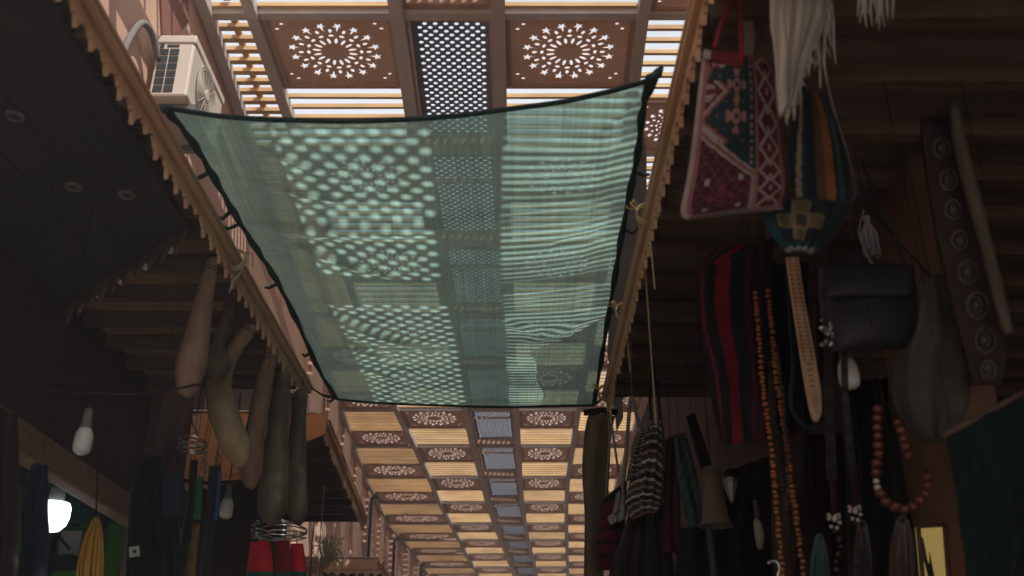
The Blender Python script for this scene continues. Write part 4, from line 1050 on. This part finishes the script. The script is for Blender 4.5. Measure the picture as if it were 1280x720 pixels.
# red bag with long grey handles
def redb(u, v):
    k = (v*6.2) % 1
    if v < .16 or (k < .26 and v > .35): return (.02, .014, .02)
    return (.14, .016, .035)
rdb = thing('shoulder_bag', PY(758, 625, 4.55), 'small red and black bag with long grey string handles beside the brown rug', 'bag', 'woven bags hanging under the right awning')
sheet('body', rdb, [(752, 626), (748, 650), (745, 680), (746, 712)], [(784, 600), (782, 640), (780, 680), (774, 714)], 4.55, redb, 20, 44, bulge=.05, closed=True)
cord('handle', rdb, curve3(PYs([(757, 628), (759, 590), (762, 550), (764, 530), (768, 555), (773, 590)], 4.55)), .006, 'cord_grey')
cord('handle', rdb, [PY(764, 530, 4.55), PY(763, 512, 4.55), PY(768, 495, 4.6)], .005, 'cord_yellow')
rag = thing('cloth_scrap', PY(770, 640, 4.45), 'scrap of white cloth tied to the red and black bag', 'cloth')
sheet('cloth', rag, [(771, 616), (766, 640), (760, 646), (764, 655)], [(780, 610), (782, 630), (784, 640), (780, 650)], 4.44, plain((.36, .34, .34)), 14, 20, fold=.02, nf=2)
# pale cords looping from rail to goods
hc = thing('cord_loop', PY(789, 500, 4.4), 'pale grey cord loop hanging left of the striped woven bag', 'cord')
cord('cord', hc, curve3(PYs([(778, 610), (783, 560), (787, 510), (790, 497), (796, 520), (802, 548)], 4.35)), .010, 'cord_grey')
cord('cord', hc, [PY(790, 497, 4.35), PY(789, 440, 4.2), PY(786, 400, 4.05)], .003, 'cord_grey')
# knots of yellow string on the right rail
for (x, y), lab in (((797, 272), 'yellow string knotted on the right rail, nearest knot'), ((779, 393), 'pale string knotted on the right rail, middle knot'), ((763, 494), 'yellow string knotted on the right rail, farthest knot')):
    p = PH(x, y, 1.72); b = MB(); p.x = lerp(.435, .50, (p.y + 2.6)/7.62) - .005
    for k in range(3): b.tube([p + Vector((.04*math.cos(a), .012*k - .015 + .012*math.sin(a), .012 + .045*math.sin(a))) for a in [2*math.pi*i/16 for i in range(17)]], .0036, 5)
    for k in range(3): b.tube([p + Vector((-.03, 0, .03)), p + Vector((-.05 - .01*k, -.04 + .03*k, .05)), p + Vector((-.06, -.07 + .05*k, .02 + .03*k))], .003, 5)
    b.tube([p + Vector((0, 0, -.03)), p + Vector((.005, 0, -.1)), p + Vector((.01, .01, -.2 - .1*rnd.random()))], .0026, 5)
    tag(b.build('rope_knot', M['cord_yellow'], org=p), lab, 'knot', 'string knots on the right rail')
# maroon bag, teal scarf, bell shaped shade, silver pieces
mb_ = thing('hanging_garment', PY(838, 560, 4.0), 'wine red cloth hanging directly right of the striped woven bag', 'garment')
sheet('cloth', mb_, [(832, 548), (832, 600), (828, 660), (826, 690)], [(846, 545), (850, 600), (852, 660), (856, 690)], 4.12, plain((.075, .016, .028)), 16, 40, fold=.03, nf=2)
up_cord(mb_, PY(838, 550, 4.12))
tsf = thing('hanging_scarf', PY(855, 560, 3.9), 'dusky teal scarf hanging between the wine red cloth and the beige lampshade', 'scarf')
sheet('cloth', tsf, [(842, 545), (846, 580), (852, 620), (864, 660)], [(856, 540), (866, 570), (874, 610), (878, 655)], 3.9, lambda u, v: (.03, .065, .075) if math.sin(40*v + 9*u) > -.3 else (.09, .10, .09), 20, 50, fold=.03, nf=2, seed=2)
up_cord(tsf, PY(849, 545, 3.9))
dsf = thing('hanging_scarf', PY(870, 540, 3.8), 'black narrow scarf slanting behind the beige lampshade', 'scarf')
sheet('cloth', dsf, [(858, 520), (868, 555), (878, 590)], [(868, 516), (882, 556), (890, 590)], 3.8, plain((.014, .014, .016)), 10, 24, fold=.02); up_cord(dsf, PY(864, 520, 3.8))
sh = thing('lamp_shade', PY(888, 585, 3.7), 'beige bell shaped parchment lampshade with a flared rim', 'lampshade')
pc = PY(889, 585, 3.75); pe = PY(886, 658, 3.75); hh = pc.z - pe.z
b = MB(); b.lathe([(.034, 0), (.037, -.3*hh), (.042, -.6*hh), (.048, -.85*hh), (.062, -.97*hh), (.066, -hh), (.062, -hh + .002), (.044, -.84*hh), (.03, -.1*hh)], pc, 26); b.c = [(.15, .115, .08)]*len(b.f); b.build('shade', M['woven'], sh, smooth=True); up_cord(sh, pc)
b = MB(); b.tube([pe + Vector((.0, 0, .0)), pe + Vector((.003, 0, -.14)), pe + Vector((.006, .0, -.24))], .011, 8); b.c = [(.05, .052, .056)]*len(b.f); b.build('pull_ribbon', M['satin'], sh, smooth=True)
sv = thing('metal_pendant', PY(912, 600, 3.6), 'bluish silver cone pendant right of the beige lampshade', 'pendant')
b = MB(); p = PY(912, 598, 3.6); b.lathe([(.026, 0), (.028, -.02), (.018, -.05), (.006, -.085), (.001, -.09)], p, 9); b.build('cone', M['galvanised'], sv); up_cord(sv, p)
bp_ = thing('bone_pendant', PY(947, 655, 3.3), 'pale carved bone pendant on a dark cord left of the orange bead strands', 'pendant')
b = MB(); b.tube([PY(945, 648, 3.3), PY(947, 655, 3.3), PY(950, 672, 3.3), PY(950, 686, 3.3)], [.006, .014, .016, .008], 10); b.c = [(.20, .175, .14)]*len(b.f); b.build('bone', M['satin'], bp_, smooth=True)
b = MB()
for k in range(5): b.ball(PY(944 + k*.6, 628 + k*4, 3.3), .008, 7, 5)
b.build('bead_string', M['bead_dark'], bp_, smooth=True); up_cord(bp_, PY(944, 626, 3.3))
gl = thing('metal_trinket', PY(967, 702, 3.2), 'bright curved metal buckle at the bottom left of the orange bead strands', 'trinket')
b = MB(); b.tube(curve3(PYs([(960, 704), (966, 701), (972, 703), (974, 712), (972, 722)], 3.1)), .006, 8); b.build('buckle', M['chrome'], gl, smooth=True); up_cord(gl, PY(966, 701, 3.1))
# dark mass of clothes low on the right to close the view into the shop
for i, (l, r, Y, c, lab) in enumerate((
        ([(852, 660), (846, 700), (842, 745)], [(934, 640), (940, 690), (944, 745)], 4.0, (.016, .016, .02), 'black coat hanging below the beige lampshade'),
        ([(905, 590), (902, 660), (900, 745)], [(962, 570), (966, 660), (970, 745)], 4.3, (.022, .014, .016), 'very dark brown dress behind the bone pendant'),
        ([(1000, 545), (998, 640), (996, 745)], [(1062, 540), (1066, 640), (1070, 745)], 3.4, (.026, .010, .014), 'dark wine coloured garment behind the grey straps'),
        ([(1052, 480), (1060, 600), (1066, 745)], [(1110, 470), (1120, 600), (1128, 745)], 3.1, (.010, .010, .012), 'black garment behind the amber necklace'),
        ([(960, 330), (966, 430), (970, 540)], [(1010, 328), (1012, 430), (1016, 540)], 3.2, (.012, .014, .018), 'blue black garment behind the tan strap'),
        ([(1016, 330), (1020, 400), (1024, 470)], [(1046, 330), (1050, 400), (1048, 470)], 3.0, (.06, .008, .018), 'crimson cloth glimpsed left of the black handbag'))):
    t = thing('hanging_garment', PY(l[0][0], l[0][1], Y), lab, 'garment'); sheet('cloth', t, l, r, Y, plain(c), 24, 40, fold=.03, nf=3, seed=i); up_cord(t, PY((l[0][0]+r[0][0])/2, (l[0][1]+r[0][1])/2, Y))

# ------------------------------------------------------------------ left shop front goods
b1 = bulb(PY(106, 541, 3.0), .78, 'large white bulb hanging under a cable at the left shop', cordto=PY(104, 492, 3.0).z)
bulb(PY(284, 628, 4.6), .85, 'white bulb hanging below the row of gourds beside the brown wall', cordto=CAM.z + 1.60)
b = MB(); b.tube(curve3([PY(-40, 478, 3.0), PY(40, 486, 3.0), PY(104, 491, 3.0), PY(180, 492, 3.05), PY(250, 480, 3.3)]), .0045, 6)
tag(b.build('power_cable', M['cable_black'], smooth=True, org=PY(100, 490, 3.0)), 'black power cable slung across the left shop front, carrying the large bulb', 'cable')
lg = thing('globe_lamp', PY(64, 636, 4.2), 'brightly lit white globe lamp inside the left shop', 'lamp')
p = PY(67, 643, 4.4); b = MB(); b.lathe([(.03, .055), (.06, .05), (.068, .03), (.068, -.01), (.058, -.045), (.035, -.07), (.004, -.078)], p, 26); b.build('globe', M['lamp_glow'], lg, smooth=True)
b = MB(); b.lathe([(.02, .12), (.03, .115), (.034, .056)], p, 16); b.build('socket', M['bulb_socket'], lg); cord('cable', lg, [p + Vector((0, 0, .118)), Vector((p.x, p.y, 3.10))], .004, 'cable_black')
cs = thing('shelf_rack', PY(80, 700, 5.5), 'dark metal shelf against the green wall inside the left shop', 'shelf')
b = MB(); q0, q1 = PY(30, 697, 5.6), PY(100, 697, 5.6); b.box((q0.x, 5.5, q0.z - .02), (q1.x, 5.9, q0.z)); b.build('shelf_board', M['cable_black'], cs)
b = MB(); b.tube([Vector((q0.x, 5.52, q0.z + .16)), Vector((q1.x, 5.52, q0.z + .16))], .008, 6); b.tube([Vector((q0.x + .04, 5.52, q0.z + .25)), Vector((q1.x - .03, 5.52, q0.z + .03))], .008, 6); b.build('rail', M['cable_black'], cs)
b = MB(); 
for xx in (q0.x + .02, q1.x - .02): b.box((xx - .015, 5.86, 0), (xx + .015, 5.89, q0.z + .3))
b.build('upright', M['cable_black'], cs)
bx = PY(93, 683, 5.7); b = MB(); b.box((bx.x - .045, 5.6, q0.z + .001), (bx.x + .07, 5.8, q0.z + .15)); tag(b.build('carton', M['white_box'], bevel=.006, org=bx), 'pale grey carton standing on the dark shelf in the left shop', 'carton')
yy = thing('yarn_skein', PY(115, 645, 3.6), 'long hank of golden yellow yarn hanging in the left shop doorway', 'yarn'); b = MB()
for i in range(70):
    dx = rnd.uniform(-1, 1); dyy = rnd.uniform(-.03, .03); b.tube([PY(120 + dx*5, 646 + abs(dx)*5, 3.6), PY(117 + dx*11, 672, 3.6 + dyy), PY(113 + dx*16, 705, 3.6 + dyy), PY(110 + dx*17 + rnd.uniform(-2, 2), 750, 3.6 + dyy)], [.003, .004, .0042, .0036], 5)
b.build('strands', M['yarn_yellow'], yy, smooth=True); cord('cord', yy, [PY(120, 648, 3.6), PY(121, 610, 3.6), PY(121, 560, 3.6)], .003, 'cord_dark')
def hang(name, label, cat, l, r, Y, c, mat='woven', group=None, **k):
    t = thing(name, PY(l[0][0], l[0][1], Y), label, cat, group)
    sheet('cloth', t, l, r, Y, c if callable(c) else plain(c), k.pop('nu', 18), k.pop('nv', 40), mat, **k)
    up_cord(t, PY((l[0][0] + r[0][0])/2, (l[0][1] + r[0][1])/2 + 1, Y)); return t
hang('hanging_garment', 'navy blue garment hanging at the left edge beside the lit globe lamp', 'garment', [(40, 580), (28, 620), (22, 680), (20, 745)], [(60, 582), (58, 620), (56, 680), (54, 745)], 2.9, (.012, .022, .05), fold=.03, nf=2)
hang('hanging_garment', 'dark maroon curtain at the far left edge of the shop front', 'garment', [(-20, 500), (-20, 600), (-20, 745)], [(22, 520), (20, 600), (16, 745)], 2.7, (.028, .014, .014), fold=.03, nf=2)
bk = hang('hanging_garment', 'long black garment with a white square tag in the left shop front', 'garment', [(178, 572), (164, 590), (158, 650), (156, 745)], [(200, 570), (206, 600), (206, 660), (206, 745)], 3.95, (.010, .010, .014), fold=.03, nf=3)
tgp = PYs([(161, 684), (174, 682), (175, 695), (162, 697)], 3.88); b = MB(); b.add(tgp, [(0, 1, 2, 3)]); b.build('tag', M['white_box'], bk)
ins = PYs([(166, 687.5), (170, 687), (170.5, 691.5), (166.5, 692)], 3.876); b = MB(); b.add(ins, [(0, 1, 2, 3)]); b.build('tag_mark', M['cable_black'], bk)
nv = thing('pouch', PY(215, 590, 3.9), 'square navy pouch hanging from a spiral wire hanger', 'pouch', 'pouches on wire hangers')
sheet('body', nv, [(204, 594), (203, 615), (204, 643)], [(230, 592), (231, 615), (229, 644)], 3.88, (lambda u, v: (.014, .02, .05) if v < .9 else (.02, .03, .06)), 16, 20, 'satin', bulge=.03, closed=True)
cord('handle', nv, curve3(PYs([(206, 594), (210, 570), (216, 560), (222, 572), (226, 593)], 3.88)), .008, 'cord_dark'); up_cord(nv, PY(216, 560, 3.88))
hang('hanging_garment', 'black jacket hanging below the square navy pouch', 'garment', [(204, 648), (204, 690), (206, 745)], [(222, 648), (224, 690), (226, 745)], 3.98, (.010, .010, .013), fold=.03, nf=2)
hang('hanging_cloth', 'crumpled off-white cloth glimpsed between the black jacket and the belts', 'cloth', [(219, 662), (217, 690), (220, 745)], [(232, 660), (238, 690), (240, 745)], 4.2, (.32, .27, .23), fold=.03, nf=2)
def spiral(Y, cx, cy, rx, label, n=5, hook=True):
    t = thing('wire_hanger', PY(cx, cy, Y), label, 'hanger', 'round chrome wire hangers'); c = PY(cx, cy, Y); r = rx*Y*1.06/F; b = MB()
    for k in range(n):
        z = (k - n/2)*.012; b.tube([c + Vector((r*math.cos(a), r*math.sin(a), z + .012*math.sin(a + k) + .004*math.sin(3*a))) for a in [2*math.pi*i/36 for i in range(37)]], .0032, 6, cap=False)
    b.build('ring', M['chrome'], t, smooth=True)
    b = MB(); b.tube(curve3([c + Vector((.02, 0, .0)), c + Vector((.012, 0, .05)), c + Vector((-.012, 0, .09)), c + Vector((-.01, 0, .12)), c + Vector((.004, 0, .125))]), .004, 6); b.build('hook', M['chrome'], t, smooth=True)
    up_cord(t, c + Vector((.0, 0, .12)), 1.68, .003); return t
spiral(4.0, 241, 556, 17, 'small spiral wire hanger above the black and green straps')
spiral(4.6, 349, 664, 32, 'wide round wire hanger carrying the red pouches')
for cxx in (255, 272):
    t = thing('chain', PY(cxx, 565, 4.0), 'thin silver chain on the %s of the two beside the spiral hanger' % ('left' if cxx == 255 else 'right'), 'chain', 'silver chains'); b = MB()
    for k in range(11): b.tube([PY(cxx + 2.2*math.sin(k*1.9), 568 + 2.9*k, 4.0) + Vector((.006*math.cos(a), .003*math.sin(a*2), .007*math.sin(a))) for a in [2*math.pi*i/8 for i in range(9)]], .002, 5, cap=False)
    b.build('links', M['chrome'], t); up_cord(t, PY(cxx, 568, 4.0))
def belt(label, path, w_, Y, c):
    t = thing('belt', PY(path[0][0], path[0][1], Y), label, 'belt', 'belts and straps hanging at the left shop')
    sheet('strap', t, [(x - w_/2, y) for x, y in path], [(x + w_/2, y) for x, y in path], Y, plain(c), 6, 40, 'satin', fold=.006); up_cord(t, PY(path[0][0], path[0][1] + 1, Y))
belt('black strap hanging left of the bright green strap', [(243, 575), (239, 620), (232, 670), (224, 735)], 9, 4.02, (.010, .010, .013))
belt('bright green strap hanging from the spiral hanger', [(249, 596), (248, 620), (246, 650)], 8, 4.05, (.015, .16, .055))
belt('golden strap hanging below the green strap', [(246, 655), (242, 685), (239, 720)], 9, 4.1, (.22, .13, .03))
belt('wide black strap with a blue edge right of the green strap', [(269, 582), (266, 620), (261, 665), (254, 730)], 15, 3.98, (.010, .012, .02))
belt('narrow blue strap on the edge of the wide black strap', [(275, 588), (272, 625), (269, 650)], 4, 3.95, (.02, .07, .18))
cord_b = thing('hanging_rail', PY(262, 603, 5.2), 'thin black rail fixed to the brown wall behind the straps', 'rail')
cord('rail', cord_b, PYs([(222, 600), (262, 604), (306, 602)], 4.45), .009, 'cable_black'); up_cord(cord_b, PY(300, 602, 4.45)); up_cord(cord_b, PY(226, 600, 4.45))
for i, (l, r, c, lab) in enumerate((([(313, 678), (310, 700), (307, 722)], [(337, 676), (341, 700), (342, 722)], (.50, .014, .03), 'bright red pouch with teal trim, left one on the wide round hanger'),
                                    ([(345, 676), (344, 700), (343, 722)], [(362, 676), (363, 700), (364, 722)], (.20, .012, .025), 'darker red pouch in the middle of the wide round hanger'),
                                    ([(363, 680), (362, 700), (361, 722)], [(379, 680), (382, 700), (383, 722)], (.52, .014, .03), 'bright red pouch with dark side, right one on the wide round hanger'))):
    Y = 4.5 + .06*i; t = thing('pouch', PY(l[0][0], l[0][1], Y), lab, 'pouch', 'pouches on wire hangers')
    sheet('body', t, l, r, Y, lambda u, v, c=c: c if v < .82 else (.012, .09, .075), 16, 26, 'satin', bulge=.03, closed=True)
    m_ = ((l[0][0] + r[0][0])/2, l[0][1]); cord('cord', t, [PY(m_[0], m_[1] + 1, Y), PY(m_[0], 664, 4.58)], .003, 'cord_pale')
# brown wall post and pendant thread near the second awning
b = MB(); p0 = PX(406, 600, -1.3); b.tube([Vector((p0.x, p0.y, CAM.z + 1.70)), Vector((p0.x + .005, p0.y, 2.5)), Vector((p0.x, p0.y, 1.9))], .004, 5)
tag(b.build('hanging_thread', M['cord_pale'], org=p0), 'thin pale thread hanging from the second left awning', 'thread')

for o in sc.objects:
    if '_w' in o: del o['_w']
